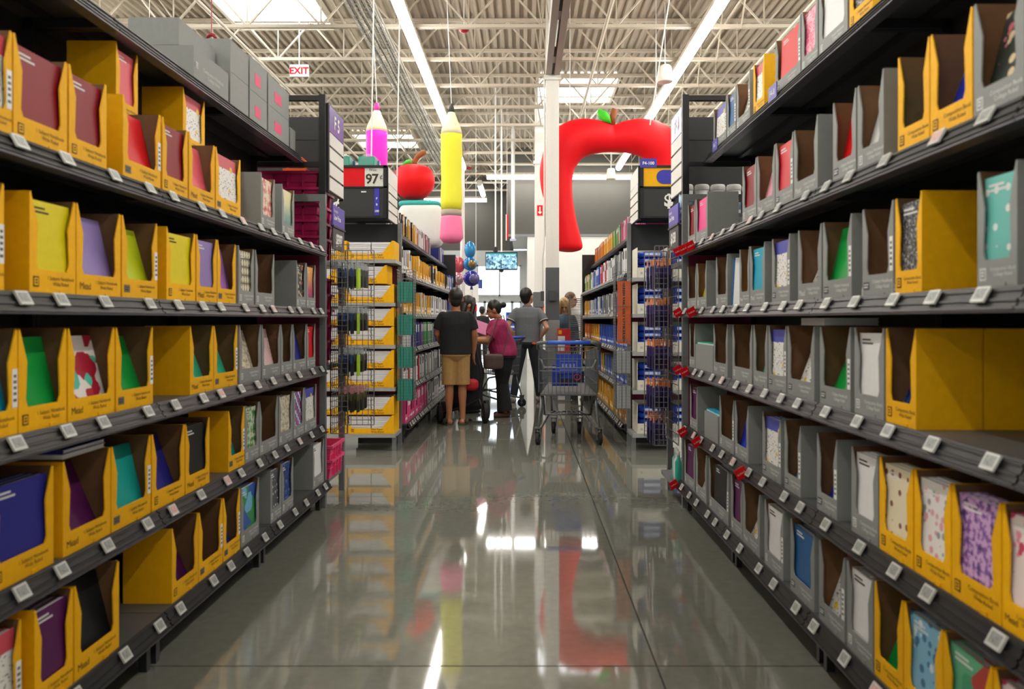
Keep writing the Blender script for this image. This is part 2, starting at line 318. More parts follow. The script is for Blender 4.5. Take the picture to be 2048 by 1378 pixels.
# columns
def column(name, x0, x1, y0, label, dark=True):
    r = root(name, label, 'column', ((x0+x1)/2, y0, 0)); h = (x1-x0)/2; d = x1-x0
    q = MB()
    q.box(-h, 0, 2.175, h, d, 7.0); q.box(-h*.12, -.006, 2.3, h*.12, 0, 5.4); q.box(-h*1.3, -.03, 5.3, h*1.3, d+.03, 5.38)
    ob('shaft', q.mesh('shaft', colw), r)
    if dark:
        ob('grey_wrap', MB().box(-h-.004, -.004, 1.3, h+.004, d+.004, 2.175).mesh('grey_wrap', mat('column_grey', '#53565a', .5, var=.03)), r)
        q = MB().box(-h-.01, -.01, 0, h+.01, d+.01, 1.3); dp = mat('diamond_base', '#9a9c9c', .3, .7, var=.1, scale=60)
        g = ob('diamond_plate', q.mesh('diamond_plate', dp), r)
        tm = MB(); i = 0
        z = .02
        while z < 1.28:
            x = -h+.012+(i % 2)*.017
            while x < h-.01:
                s = 1 if i % 2 else -1; tm.add([(x-.009, -.0105, z-.009*s), (x, -.014, z-.002), (x+.009, -.0105, z+.009*s), (x, -.014, z+.002)], [(0, 1, 2, 3)]); x += .034
            z += .02; i += 1
        t = ob('tread_lugs', tm.mesh('tread_lugs', mat('lug_bright', '#d0d2d2', .25, .7, var=.0)), g); t['kind'] = 'stuff'
    else: ob('grey_wrap', MB().box(-h-.004, -.004, 0, h+.004, d+.004, 2.175).mesh('grey_wrap', colw), r)
    return r
c1 = column('building_column', .375, .592, 13.0, 'white square building column with grey wrap and diamond plate base')
eb = MB().box(-.2, -.02, 1.62, -.14, .1, 1.78); eb.box(-.06, -.07, 1.62, .06, -.004, 1.79); ob('switch_box', eb.mesh('switch_box', mat('box_grey', '#45474a', .5)), c1)
ob('conduit', MB().tube([(-.165, .03, 1.78), (-.165, .03, 2.3), (-.135, .03, 2.6), (-.135, .03, 5.3)], .013, 6).mesh('conduit', colw), c1)
c2 = column('building_column', .29, .55, 20.0, 'farther white building column with red extinguisher arrow sign', False)
sg = ob('arrow_sign', MB().box(-.07, -.02, 3.98, .07, -.008, 4.24).mesh('arrow_sign', red), c2)
q = MB(); q.box(-.055, -.024, 4.0, .055, -.0195, 4.225, 0); 
ob('arrow', MB().prism([(-.05, .06), (0, .01), (.05, .06), (.03, .08), (.015, .065), (.015, .2), (-.015, .2), (-.015, .065), (-.03, .08)], lambda u, v, w: (u, w, 4.0+v), -.026, -.02).mesh('arrow', white), sg)
# ---------------------------------------------------------------- lamps
lens = MB(); lens.tube([(0, .015, 0), (0, 2.425, 0)], .085, 12); lens_m = lens.mesh('lens', lamp_m, True)
hs = MB(); hs.box(-.075, 0, .045, .075, 2.44, .12); hs_m = hs.mesh('housing', joistw)
rg = MB(); rg.tube([(0, 0, 0), (0, .018, 0)], .092, 12); rg_m = rg.mesh('end_ring', mat('ring_grey', '#b8b5ae', .5))
hang = MB().tube([(0, .3, .12), (0, .3, 1.06)], .004, 4); hang_m = hang.mesh('hanger_cable', gal)
LZ = 5.95
def lamp(x, y, rz, label, group):
    r = root('strip_lamp', label, 'ceiling lamp', (x, y, LZ), rz, group)
    ob('lens', lens_m, r); ob('housing', hs_m, r); ob('end_ring', rg_m, r); ob('hanger_cable', hang_m, r); return r
rows = [(-11.32, 'far left row beyond the left shelves'), (-6.58, 'row over the left shelves'), (-1.84, 'row left of the column'), (2.9, 'row right of the column'), (7.64, 'far right row over the right shelves')]
for xx, nm in rows:
    for k in range(11):
        lamp(xx, -3.2+2.46*k, 0, 'glowing strip lamp, %s from the entrance in the %s' % (ordw(11-k), nm), 'suspended strip lamps')
for i, (px, Y) in enumerate([(-1.2, 25.3), (1.3, 25.3), (-3.85, 30.2)]): lamp(px+2.44, Y, PI/2, ['crosswise strip lamp before the dark wall, left of the column', 'crosswise strip lamp seen under the red apple arch', 'crosswise strip lamp behind the yellow pencil, near entrance wall'][i], 'suspended strip lamps')
lamp(-1.5, 26.6, 0, 'lone strip lamp near the entrance pointing at crosswise lamp', 'suspended strip lamps')
# ================================================================ shelving bays
XL, XR = -1.37, 1.10; BAY = 1.22; YEND = 5.37
LEV = [('topmost', 2.44, .17), ('second', 1.795, 0), ('third', 1.375, 0), ('fourth', .985, 0), ('fifth', .58, 0), ('bottom', .2, -.03)]
W_ = BAY-.004
def shelf_mesh(y0, y1):
    q = MB(); q.box(0, y0+.012, -.014, W_, y1, 0, 1); q.box(0, y0+.012, -.05, W_, y0+.03, -.014, 0); q.box(0, y0-.022, -.058, W_, y0+.03, -.05, 2)
    q.box(.0, y0+.03, -.05, .02, y1, -.014, 0); q.box(W_-.02, y0+.03, -.05, W_, y1, -.014, 0); q.box(0, y0+.2, -.03, W_, y0+.23, -.014, 0)
    return q.mesh('shelf', [steel_dark, deck_top, mat('shelf_lip', '#6a6a74', .3, .3, var=.04)])
def rail_mesh(y0):
    fn = lambda u, v, w: (w, y0+u, v)
    q = MB(); q.prism([(.012, .004), (.008, .004), (-.022, -.05), (-.016, -.05), (.012, 0)], fn, .002, W_-.002)
    for t in (.12, .55, .9): q.prism([(.008-.03*t, .004-.054*t), (.003-.03*t, .004-.054*t), (.0-.03*t, -.002-.054*t), (.006-.03*t, -.002-.054*t)], fn, .002, W_-.002)
    return q.mesh('price_rail', rail_m)
def tag_mesh(y0, s, name):
    q = MB(); n = Vector((0, -.875, .485)); d = Vector((0, -.485, -.875))
    def pl(x0, x1, t0, t1, h, mi):
        o = Vector((0, y0+.008, .006)); a = [o+d*t+n*h+Vector((x, 0, 0)) for x, t in ((x0, t0), (x1, t0), (x1, t1), (x0, t1))]; b_ = [o+d*t+n*(h-.006)+Vector((x, 0, 0)) for x, t in ((x0, t0), (x1, t0), (x1, t1), (x0, t1))]
        q.add(a+b_, [(0, 1, 2, 3), (7, 6, 5, 4), (0, 4, 5, 1), (1, 5, 6, 2), (2, 6, 7, 3), (3, 7, 4, 0)], mi)
    pl(-.027, .027, .008, .05, .012, 0); pl(-.02, .02, .014, .042, .0128, 1)
    return q.mesh(name, [tag_m, s])
SHM = {}; RLM = {}; TGM = {}
for nm, z, y0 in LEV:
    if y0 not in SHM: SHM[y0] = shelf_mesh(y0, .5); RLM[y0] = rail_mesh(y0); TGM[y0] = (tag_mesh(y0, tag_s, 'price_tag'), tag_mesh(y0, tag_r, 'price_tag'))
bk = MB(); bk.box(0, .5, .06, W_, .52, 2.5)
for k in range(9): bk.box(0, .494, .3+.25*k, W_, .5, .306+.25*k)
bk_m = bk.mesh('back_panel', back_m)
up_ = MB(); up_.box(0, .46, 0, .02, .498, 2.5)
for k in range(60): up_.box(.007, .4585, .1+.04*k, .013, .4601, .125+.04*k)
up_m = up_.mesh('upright', steel_dark)
kk = MB(); kk.box(0, .09, .015, W_, .1, .142); kk.box(0, .09, 0, .03, .5, .142); kk.box(W_-.03, .09, 0, W_, .5, .142); kick_m = kk.mesh('kick_plate', back_m)
foot_m = MB().box(0, 0, 0, .03, .03, .15).mesh('foot', steel_dark)
fq = MB().box(-.004, -.075, -.02, .0, -.015, .035, 0); _t = text_mesh('Rollback', .0135, white, 'CENTER')
fq.add([(.0006, v.co.x-.045, v.co.z+.003) for v in _t.vertices], [tuple(p.vertices) for p in _t.polygons], 1); flag_me = fq.mesh('price_flag', [red, white])
def bay(loc, rz, label, group, tags=(), flags={}, levels=LEV, ntag=5):
    r = root('shelving_bay', label, 'shelf', loc, rz, group)
    ob('back_panel', bk_m, r); ob('kick_plate', kick_m, r); ob('foot', foot_m, r, (.02, .02, 0)); ob('foot', foot_m, r, (W_-.05, .02, 0))
    ob('upright', up_m, r); ob('upright', up_m, r, (W_-.02, 0, 0))
    for li, (nm, z, y0) in enumerate(levels):
        s = ob('shelf', SHM[y0], r, (0, 0, z)); ob('price_rail', RLM[y0], s)
        if li:
            for k in range(ntag):
                ob('price_tag', TGM[y0][1 if random.random() < .08 else 0], s, (BAY*(k+.5)/ntag+random.uniform(-.045, .045), 0, 0))
        for fx in flags.get(li, ()):
            f = ob('price_flag', flag_me, s, (fx, y0, -.01)); f.rotation_euler = (.5, 0, .25)
    return r
for k in range(4):
    y = YEND-BAY*(k+1); dist = ['nearest the cross aisle', 'second from the cross aisle', 'third from the cross aisle', 'nearest the camera'][k]
    bay((XL, y, 0), PI/2, 'black shelving bay in the left notebook aisle, %s' % dist, 'left notebook shelving bays')
    bay((XR, y+BAY, 0), -PI/2, 'black shelving bay in the right notebook aisle, %s' % dist, 'right notebook shelving bays',
        flags={1: (.02, .2, .42), 2: (.02, .45), 3: (.02, .24), 4: (.18, .6), 5: (.03,)} if k == 0 else {4: (.35,)} if k == 1 else {})
# ================================================================ cartons and notebooks
CV = {}
def cv(k, words, m): CV[k] = (m, words)
for k, words, h in [('wine', 'wine red', '#85101f'), ('red', 'bright red', '#cc0f1a'), ('pink', 'pink', '#d85a68'), ('hot', 'hot pink', '#f0418f'), ('yel', 'lemon yellow', '#dccb10'), ('lime', 'lime green', '#b7c41a'),
    ('lav', 'lavender', '#8f7bb8'), ('vio', 'violet', '#a06bb4'), ('grn', 'green', '#12953f'), ('teal', 'teal', '#17a09a'), ('mint', 'mint green', '#35b890'), ('navy', 'navy blue', '#2a2a86'), ('plum', 'plum purple', '#551a52'),
    ('blk', 'black', '#1b1c1f'), ('cyan', 'cyan blue', '#1ba0c0'), ('sky', 'steel blue', '#4a6f9e'), ('blu', 'deep blue', '#1f5c92'), ('wht', 'plain white', '#dfe0e2'), ('roy', 'royal blue', '#2436b0'), ('rose', 'pale pink', '#eaa9b8'), ('salm', 'salmon red', '#cf2f3c')]:
    cv(k, words, mat('cover_'+words.replace(' ', '_'), h, .45, var=.03, spec=.3))
cv('floP', 'red floral print', pat('cover_red_floral', 'blobs', '#e6d5bd', '#d98a84', '#b23a40')); cv('heart', 'teal wash print', pat('cover_teal_wash', 'fade', '#2d5f5c', '#7fa79a', '#e6dfae'))
cv('dia', 'diamond print', pat('cover_diamond', 'diamond', '#e6e2cc', '#4a3a3c', '#b8b38a')); cv('floD', 'dark floral print', pat('cover_dark_floral', 'floral', '#2f3833', '#d7c3a0', '#c86a78'))
cv('sun', 'sunset print', pat('cover_sunset', 'fade', '#3a2a6a', '#c04a66', '#e8a860')); cv('map', 'red and mint print', pat('cover_red_mint', 'tri', '#e8e2df', '#a81a34', '#4fc0a8', scale=1.5))
cv('crm', 'cream speckled', pat('cover_cream_speckle', 'blobs', '#d8d2bd', '#b5ac93', '#8d8468', scale=2)); cv('pchk', 'pink check', pat('cover_pink_check', 'checker', '#e6cfcf', '#c98a94', '#e9e1df', scale=2))
cv('leaf', 'green leaf print', pat('cover_green_leaf', 'blobs', '#c8cfc4', '#5d9a3e', '#2f6b34', scale=1.4)); cv('bchk', 'blue and red check', pat('cover_blue_red_check', 'checker', '#e3e3e6', '#3d5fae', '#c9485c'))
cv('geo', 'green and blue geometric', pat('cover_geometric', 'tri', '#2f8a48', '#2f55b0', '#6fb4d8')); cv('star', 'dark star print', pat('cover_star', 'dots', '#4a4f55', '#d6d6d6', scale=1.3)); cv('gal', 'blue galaxy print', pat('cover_galaxy', 'blobs', '#14265a', '#274f9e', '#5a82c6', scale=2))
cv('leo', 'pink leopard print', pat('cover_pink_leopard', 'leopard', '#e895ae', '#d0406e')); cv('dot', 'teal dotted', pat('cover_teal_dots', 'dots', '#63b5ae', '#d8dedc')); cv('fox', 'cream fox print', pat('cover_cream_print', 'dots', '#e2d7ba', '#7d3b34', scale=.95))
cv('blos', 'white blossom print', pat('cover_white_blossom', 'floral', '#e4e0df', '#d89aa8', '#8f9a9c', scale=1.2)); cv('pur', 'purple brushed print', pat('cover_purple_brush', 'blobs', '#cda6d2', '#8a5aa8', '#4a3868', scale=2.2))
cv('pnkf', 'pink petal print', pat('cover_pink_petal', 'floral', '#ead9da', '#c8466a', '#e08aa0')); cv('blub', 'light blue print', pat('cover_light_blue', 'floral', '#7fb6d4', '#3a6f9c', '#d6e4ea')); cv('gred', 'green and red print', pat('cover_green_red', 'tri', '#5fae86', '#3f9a74', '#b04038', scale=.8))
cv('scr', 'black chalk script', pat('cover_chalk', 'script', '#25262a', '#a8a9ad')); cv('lbl', 'white label sheet', pat('cover_label', 'label', '#e3e3e1', '#5a5d60', '#c84a5a')); cv('lblb', 'white and blue label sheet', pat('cover_label_blue', 'label', '#e3e3e1', '#5a5d60', '#4a4fae'))
CARD = {'y': (yel, 'yellow', ink_b), 'g': (gry, 'grey', ink_w)}
BD = .19; BH = .29
_cm = {}
def carton_mesh(w, c, h=BH):
    k = (round(w*200), c, round(h*200))
    if k in _cm: return _cm[k]
    q = MB(); t = .004; w = k[0]/200
    fw = min(.04, w*.19); ft = fw*.25; s = .07
    fn = lambda u, v, y: (u, y, v)
    q.prism([(0, 0), (w, 0), (w, h-.004), (w-ft*.6, h), (w-ft, h-.012), (w-fw*.95, h*.68), (w-fw*.8, s+.02), (w-fw*1.05, s), (fw*1.05, s), (fw*.8, s+.02), (fw*.95, h*.68), (ft, h-.012), (ft*.6, h), (0, h-.004)], fn, 0, t, 0, 1, 0)
    def side(x0, x1, outer_first):
        q.add([(x0, t, 0), (x0, BD, 0), (x0, BD, h), (x0, t, h)], [(0, 1, 2, 3)], 0 if outer_first else 1); q.add([(x1, t, 0), (x1, BD, 0), (x1, BD, h), (x1, t, h)], [(0, 1, 2, 3)], 1 if outer_first else 0)
        q.add([(x0, t, h), (x1, t, h), (x1, BD, h), (x0, BD, h)], [(0, 1, 2, 3)], 0)
    side(0, t, True); side(w-t, w, False)
    q.add([(t, BD-t, 0), (w-t, BD-t, 0), (w-t, BD-t, h), (t, BD-t, h)], [(0, 1, 2, 3)], 1); q.add([(0, BD, 0), (w, BD, 0), (w, BD, h), (0, BD, h)], [(0, 1, 2, 3)], 0); q.add([(0, BD-t, h), (w, BD-t, h), (w, BD, h), (0, BD, h)], [(0, 1, 2, 3)], 0)
    q.add([(t, t, .003), (w-t, t, .003), (w-t, BD-t, .003), (t, BD-t, .003)], [(0, 1, 2, 3)], 1); q.add([(0, 0, 0), (w, 0, 0), (w, BD, 0), (0, BD, 0)], [(0, 1, 2, 3)], 0)
    q.box(w*.62, -.003, 0, w*.74, 0, .012, 0)
    # no normal recalculation issues: panels are two sided
    _cm[k] = q.mesh('display_carton', [CARD[c][0], kraft]); return _cm[k]
def closed_mesh(w, h, c, d=.3):
    k = ('c', round(w*200), round(h*200), c, round(d*100))
    if k in _cm: return _cm[k]
    q = MB(); q.box(0, 0, 0, w, d, h-.004); q.box(.001, .001, h-.004, w/2-.001, d-.001, h); q.box(w/2+.001, .001, h-.004, w-.001, d-.001, h); q.box(0, -.0015, 0, .002, 0, h-.01)
    _cm[k] = q.mesh('carton', [CARD[c][0]]); return _cm[k]
_nm = {}
def nb_mesh(w, cover, t, h=.267):
    k = (round(w*200), cover, round(t*1000), round(h*100))
    if k in _nm: return _nm[k]
    w = k[0]/200; q = MB(); q.box(0, 0, 0, w, .0016, h, 0); q.box(.002, .0016, .002, w-.004, t-.0016, h-.003, 1); q.box(0, t-.0016, 0, w, t, h, 0); q.box(0, .0016, 0, .0016, t-.0016, h, 0)
    _nm[k] = q.mesh('notebook', [CV[cover][0], paper]); return _nm[k]
bars = {}
def bar_mesh(dark):
    if dark not in bars:
        q = MB(); q.box(0, -.0006, .018, .06, 0, .0235); q.box(0, -.0006, .006, .078, 0, .0115); bars[dark] = q.mesh('title_lines', ink_b if dark else ink_w)
    return bars[dark]
sq = MB(); sq.box(0, -.0008, 0, .026, 0, .03, 0); sq.box(.004, -.0012, .004, .022, -.0008, .026, 1); sq.box(.008, -.0015, .009, .018, -.0012, .014, 0); sq.box(.008, -.0015, .017, .018, -.0012, .022, 0)
badge = {'y': sq.mesh('badge', [ink_b, yel]), 'g': sq.mesh('badge', [ink_w, gry])}
dk = MB(); dk.box(0, -.0008, 0, .04, 0, .026, 0); dk.box(.004, -.0012, .016, .036, -.0008, .019, 1); dk.box(.004, -.0012, .007, .03, -.0008, .011, 1)
badge2 = {'y': dk.mesh('badge', [mat('badge_grey', '#6a6458', .6, var=0), ink_b]), 'g': dk.mesh('badge', [mat('badge_dark', '#4d5052', .6, var=0), ink_w])}
st = MB(); st.box(0, -.0012, 0, .021, 0, .105, 0)
for z, a in ((.082, .011), (.066, .013), (.05, .012), (.034, .012), (.016, .014)): st.box(.0105-a/2, -.0016, z, .0105+a/2, -.0012, z+.008, 1)
stick = st.mesh('sticker', [white, mat('ink_grey', '#55585a', .6, var=0)])
SIDE = {'L': ('left', XL, PI/2), 'R': ('right', XR, -PI/2)}
def place(side, Yl, Z, inset):
    """world origin for something whose reading-left edge is at Yl"""
    _, X, rz = SIDE[side]; return (X-inset if side == 'L' else X+inset, Yl, Z), rz
def along(side, loc, dx, dy=0, dz=0):
    s = 1 if side == 'L' else -1; return (loc[0]-s*dy, loc[1]+s*dx, loc[2]+dz)
def rows_of(side, lev, specs, inset=None, z=None, word=None):
    nm, zz, y0 = LEV[lev]; zz = (z if z is not None else zz)+.0005; inset = (y0+.022) if inset is None else inset; X = SIDE[side][1]; Xf = abs(X)+inset
    sw = SIDE[side][0]; n = len(specs); order = specs if side == 'R' else list(reversed(specs))
    for i, sp in enumerate(order):
        x0, x1, c, kind, cov = sp[:5]; opt = sp[5] if len(sp) > 5 else ''
        a, b_ = sorted((F*Xf/abs(VX-x0), F*Xf/abs(VX-x1))); w = b_-a-.003
        Yl = a if side == 'L' else b_
        loc, rz = place(side, Yl, zz, inset); cm, cw, ink = CARD[c]
        where = '%s from far end, %s %s shelf' % (ordw(i+1), sw, word or nm)
        grp = 'notebook cartons on the %s aisle shelves' % sw
        if kind == 'H':       # low closed carton with a sheet on top
            o = ob('low_carton', closed_mesh(w, .16, c, .2), None, loc, rz, 'low closed grey carton %s' % where, 'carton', grp)
            nb = ob('notebook', nb_mesh(w-.01, cov, .012, .18), None, along(side, loc, .005, .19, .1605), 0, '%s notebook lying on low carton, %s' % (CV[cov][1], where), 'notebook'); nb.rotation_euler = (PI/2, 0, rz)
            continue
        ct = CV[cov][1] if cov else None; inside = {'F': 'full of %s notebooks', 'L': 'with leaning %s notebooks', 'S': 'with low %s notebook', 'E': 'empty'}[kind]; inside = inside % ct if '%' in inside else inside
        o = ob('display_carton', carton_mesh(w, c), None, loc, rz, ('%s carton %s, %s' % (cw, inside.replace(' print', '').replace(' sheet', ''), where)), 'carton', grp)
        ww = round(w*200)/200
        tx = 'Composition Book' if 'c' in opt else '%s Subject Notebook' % ('5' if '5' in opt else '1')
        tm = text_mesh(tx+'\n'+('Wide Ruled' if c == 'y' else 'College Ruled'), .0165*min(1, ww/.2), ink, 'CENTER')
        ob('printed_name', tm, o, (ww*.66, -.0008, .042))
        if 'm' in opt: ob('logo', text_mesh('Mead', .032*min(1, ww/.2), ink, 'LEFT', .9), o, (ww*.06, -.0008, .022))
        elif 'd' in opt: ob('badge', badge2[c], o, (ww*.05, -.0003, .022))
        else: ob('badge', badge[c], o, (ww*.07, -.0003, .02))
        if 'k' in opt: ob('sticker', stick, o, (ww-.0225, -.0003, .075))
        if 'b' in opt: ob('display_carton', carton_mesh(w, c), None, along(side, loc, 0, BD+.004), rz, '%s carton behind another, %s' % (cw, where), 'carton', grp)
        if kind == 'E': continue
        cnt, th, off, tk = {'F': (3, .03, .007, .024), 'L': (2, .25, .012, .012), 'S': (1, .4, .022, .009)}[kind]
        if kind != 'F': th *= random.uniform(.85, 1.15); off *= random.uniform(.8, 1.2)
        nw = min(ww-.014, .25)
        for q in range(cnt):
            l = along(side, loc, (ww-nw)/2, off+q*tk/math.cos(th), .004)
            nb = ob('notebook', nb_mesh(nw, cov, tk-.001), None, l, 0, '%s %s notebook in carton %s' % (['front', 'next', 'rear'][q], ct, where), 'notebook', 'notebooks in carton %s' % where)
            nb.rotation_euler = (-th, 0, rz)
            if q == 0 and not CV[cov][0].name.startswith(('cover_red_f', 'cover_label')) and kind == 'F': ob('title_lines', bar_mesh(cov in ('yel', 'wht', 'lime')), nb, (nw*.12, -.0003, .225))
# left aisle, pixel edges of every carton front along its shelf
rows_of('L', 1, [(-60, 26, 'y', 'F', 'lbl', 'k'), (27, 136, 'y', 'F', 'wine'), (138, 214, 'y', 'F', 'wine'), (246, 322, 'y', 'L', 'red', 'dk'), (325, 376, 'y', 'F', 'wine'), (378, 430, 'y', 'L', 'pink', 'm'), (432, 481, 'y', 'F', 'lbl', 'd'), (522, 550, 'g', 'F', 'floP'), (564, 589, 'g', 'F', 'heart')])
rows_of('L', 1, [(232, 276, 'y', 'F', 'pink', ''), (366, 410, 'y', 'F', 'lbl', 'd')], inset=.2, z=1.795+BH+.001, word='second upper')
rows_of('L', 1, [(232, 276, 'y', 'E', None, ''), (366, 410, 'y', 'E', None, 'd')], inset=.235, word='second rear')
rows_of('L', 2, [(-90, 10, 'y', 'L', 'lime', 'k'), (59, 151, 'y', 'F', 'yel'), (153, 242, 'y', 'L', 'lav', 'm'), (244, 315, 'y', 'L', 'lime', 'dk'), (333, 391, 'y', 'F', 'yel'), (393, 434, 'y', 'F', 'lav', 'm'), (435, 472, 'y', 'L', 'vio', 'd'), (477, 508, 'g', 'F', 'dia'), (511, 549, 'g', 'E', None), (593, 612, 'g', 'F', 'floD'), (613, 631, 'g', 'F', 'sun')])
rows_of('L', 3, [(-90, 35, 'y', 'L', 'cyan', 'k'), (37, 134, 'y', 'L', 'grn'), (136, 230, 'y', 'L', 'map', 'm'), (232, 306, 'y', 'S', 'grn', 'dk'), (380, 427, 'y', 'S', 'mint', 'm'), (428, 475, 'y', 'S', 'mint', 'dk'), (479, 522, 'g', 'L', 'crm'), (524, 561, 'g', 'L', 'pchk'), (562, 585, 'g', 'E', None), (586, 613, 'g', 'L', 'navy'), (614, 631, 'g', 'F', 'red')])
rows_of('L', 4, [(-20, 109, 'y', 'F', 'navy'), (126, 221, 'y', 'S', 'plum', 'm'), (223, 302, 'y', 'L', 'teal', 'dk'), (304, 370, 'y', 'S', 'navy'), (371, 419, 'y', 'F', 'blk', 'm'), (457, 489, 'y', 'S', 'teal', 'dk'), (490, 518, 'g', 'F', 'leaf'), (519, 556, 'g', 'E', None), (558, 586, 'g', 'F', 'crm'), (587, 608, 'g', 'F', 'bchk'), (609, 633, 'g', 'F', 'lblb')])
rows_of('L', 5, [(-40, 44, 'y', 'F', 'lbl', 'k'), (69, 147, 'y', 'F', 'plum'), (149, 239, 'y', 'L', 'blk', 'm'), (344, 397, 'y', 'S', 'plum'), (398, 445, 'y', 'E', None, 'dk'), (447, 480, 'y', 'S', 'navy', 'dk'), (482, 518, 'g', 'F', 'geo'), (541, 563, 'g', 'F', 'star'), (564, 587, 'g', 'F', 'gal'), (626, 648, 'g', 'F', 'wht')])
# right aisle
rows_of('R', 0, [(1427, 1453, 'g', 'F', 'lblb', 'k'), (1454, 1472, 'g', 'F', 'sky', 'k'), (1473, 1500, 'g', 'L', 'lbl', 'k'), (1507, 1529, 'y', 'F', 'lbl'), (1551, 1601, 'g', 'F', 'red', 'dk'), (1603, 1636, 'g', 'F', 'leo'), (1638, 1696, 'g', 'F', 'wht'), (1699, 1746, 'y', 'F', 'scr')])
rows_of('R', 1, [(1376, 1391, 'g', 'F', 'wine'), (1392, 1415, 'g', 'F', 'hot'), (1485, 1513, 'g', 'F', 'wine'), (1514, 1550, 'g', 'L', 'rose', 'm'), (1551, 1586, 'g', 'F', 'salm', 'dk'), (1588, 1636, 'g', 'E', None, 'm'), (1666, 1713, 'g', 'L', 'red', 'd'), (1715, 1768, 'g', 'L', 'wht'), (1796, 1859, 'y', 'S', 'teal', 'c'), (1861, 1946, 'y', 'S', 'roy', 'c'), (1948, 2050, 'g', 'L', 'floD', 'c')])
rows_of('R', 2, [(1375, 1393, 'g', 'E', None), (1394, 1413, 'g', 'L', 'yel'), (1432, 1455, 'g', 'E', None), (1479, 1499, 'g', 'S', 'yel', 'm'), (1500, 1530, 'g', 'F', 'cyan', 'm'), (1544, 1580, 'g', 'F', 'lblb', 'dk'), (1596, 1643, 'g', 'S', 'lbl', 'm'), (1646, 1704, 'g', 'L', 'grn', 'dk'), (1725, 1788, 'g', 'E', None, '5dk'), (1791, 1845, 'y', 'F', 'scr', 'c'), (1955, 2037, 'g', 'F', 'dot', 'c')])
rows_of('R', 3, [(1379, 1390, 'g', 'E', None), (1391, 1426, 'g', 'H', 'mint'), (1427, 1455, 'g', 'E', None, 'm'), (1465, 1504, 'g', 'E', None), (1507, 1535, 'g', 'S', 'mint', 'm'), (1537, 1573, 'g', 'F', 'lblb', 'dk'), (1575, 1629, 'g', 'S', 'lbl', 'd'), (1640, 1702, 'g', 'S', 'grn', 'dk'), (1709, 1768, 'g', 'F', 'wht', 'c'), (1772, 1833, 'y', 'S', 'gal', 'cb')])
rows_of('R', 4, [(1380, 1395, 'g', 'F', 'plum'), (1409, 1436, 'g', 'H', 'cyan'), (1439, 1468, 'g', 'E', None, 'k'), (1470, 1497, 'g', 'L', 'roy'), (1525, 1562, 'g', 'F', 'lblb', 'dk'), (1569, 1602, 'g', 'S', 'sky', 'dk'), (1634, 1675, 'g', 'S', 'navy', 'dk'), (1703, 1757, 'g', 'F', 'wht', 'c'), (1759, 1827, 'y', 'F', 'fox', 'c'), (1829, 1902, 'y', 'F', 'blos', 'c'), (1904, 2003, 'y', 'F', 'pur', 'c'), (2005, 2095, 'y', 'F', 'pnkf', 'cm')])
rows_of('R', 5, [(1369, 1390, 'g', 'F', 'plum'), (1392, 1413, 'g', 'S', 'wht'), (1418, 1457, 'g', 'F', 'blk', 'k'), (1462, 1485, 'g', 'F', 'plum'), (1486, 1520, 'g', 'S', 'lblb', 'm'), (1529, 1567, 'g', 'F', 'wht', 'k'), (1581, 1629, 'g', 'F', 'blu', 'd'), (1638, 1690, 'g', 'S', 'lbl', 'dk'), (1694, 1747, 'g', 'F', 'wht', 'c'), (1749, 1806, 'y', 'S', 'grn', 'c'), (1808, 1885, 'y', 'F', 'blub', 'c'), (1887, 1985, 'y', 'F', 'gred', 'c'), (1988, 2110, 'y', 'F', 'pnkf', 'c')])
# the left canopy: closed grey cartons in two layers
TL = [(387, 457, (.16, .13)), (460, 497, (.185, .17)), (499, 534, (.18, .19)), (536, 578, (.18, .185)), (580, 591, (.15,))]
pinkp = mat('pink_print', '#e23a72', .5, var=0)
for i, (x0, x1, hs_) in enumerate(reversed(TL)):
    Xf = abs(XL)+.19; a, b_ = sorted((F*Xf/(VX-x0), F*Xf/(VX-x1))); w = b_-a-.004; z = LEV[0][1]+.0005
    for j, h in enumerate(hs_):
        loc, rz = place('L', a, z, .19+(.07 if (j and i == 4) else 0)); z += h+.001
        o = ob('closed_carton', closed_mesh(w, h, 'g', .24), None, loc, rz, 'closed grey carton %son left canopy shelf, %s from far end' % ('stacked on another ' if j else 'resting ', ordw(i+1)), 'carton', 'closed cartons on the left canopy')
        if i in (1, 2): ob('printed_patch', MB().box(.3*w, -.001, h*.25, .62*w, 0, h*.6).mesh('printed_patch', pinkp), o)
        if i == 1: ob('side_print', MB().box(-.003, .05, h*.05, -.002, .17, h*.38).mesh('side_print', pinkp), o)
        if i == 4 and j == 0: ob('printed_name', text_mesh('Composition Notebook\nCollege Ruled', .026, ink_w, 'CENTER'), o, (w*.55, -.0018, .07)); ob('badge', badge['g'], o, (.02, -.0018, .06))
# loose books
def loose(side, px, lev, inset, cov, rot, label, w=.21, t=.012, h=.267, dz=.0):
    Xf = abs(SIDE[side][1])+inset; Y = F*Xf/abs(VX-px); loc, rz = place(side, Y, LEV[lev][1]+.001+dz, inset)
    o = ob('notebook', nb_mesh(w, cov, t, h), None, loc, 0, label, 'notebook'); o.rotation_euler = (rot[0], rot[1], rz+rot[2]); return o
loose('R', 1462, 2, .03, 'blu', (-.12, 0, .9), 'deep blue loose notebook leaning between cartons, right aisle third shelf', .2)
for k in range(4): loose('R', 1466+5*k, 2, .035, 'wht', (-.15-.05*k, 0, .95), 'white loose papers, %s behind the leaning deep blue notebook, right third shelf' % ordw(k+1), .2, .02)['group'] = 'leaning loose papers'
for k in range(2): loose('R', 1850, 2, .235, 'wht', (PI/2, 0, 0), 'white notebook lying flat on right third shelf beside yellow carton, %s one' % ['lower', 'upper'][k], .3, .014, .21, .002+.0145*k)['group'] = 'flat white notebooks'
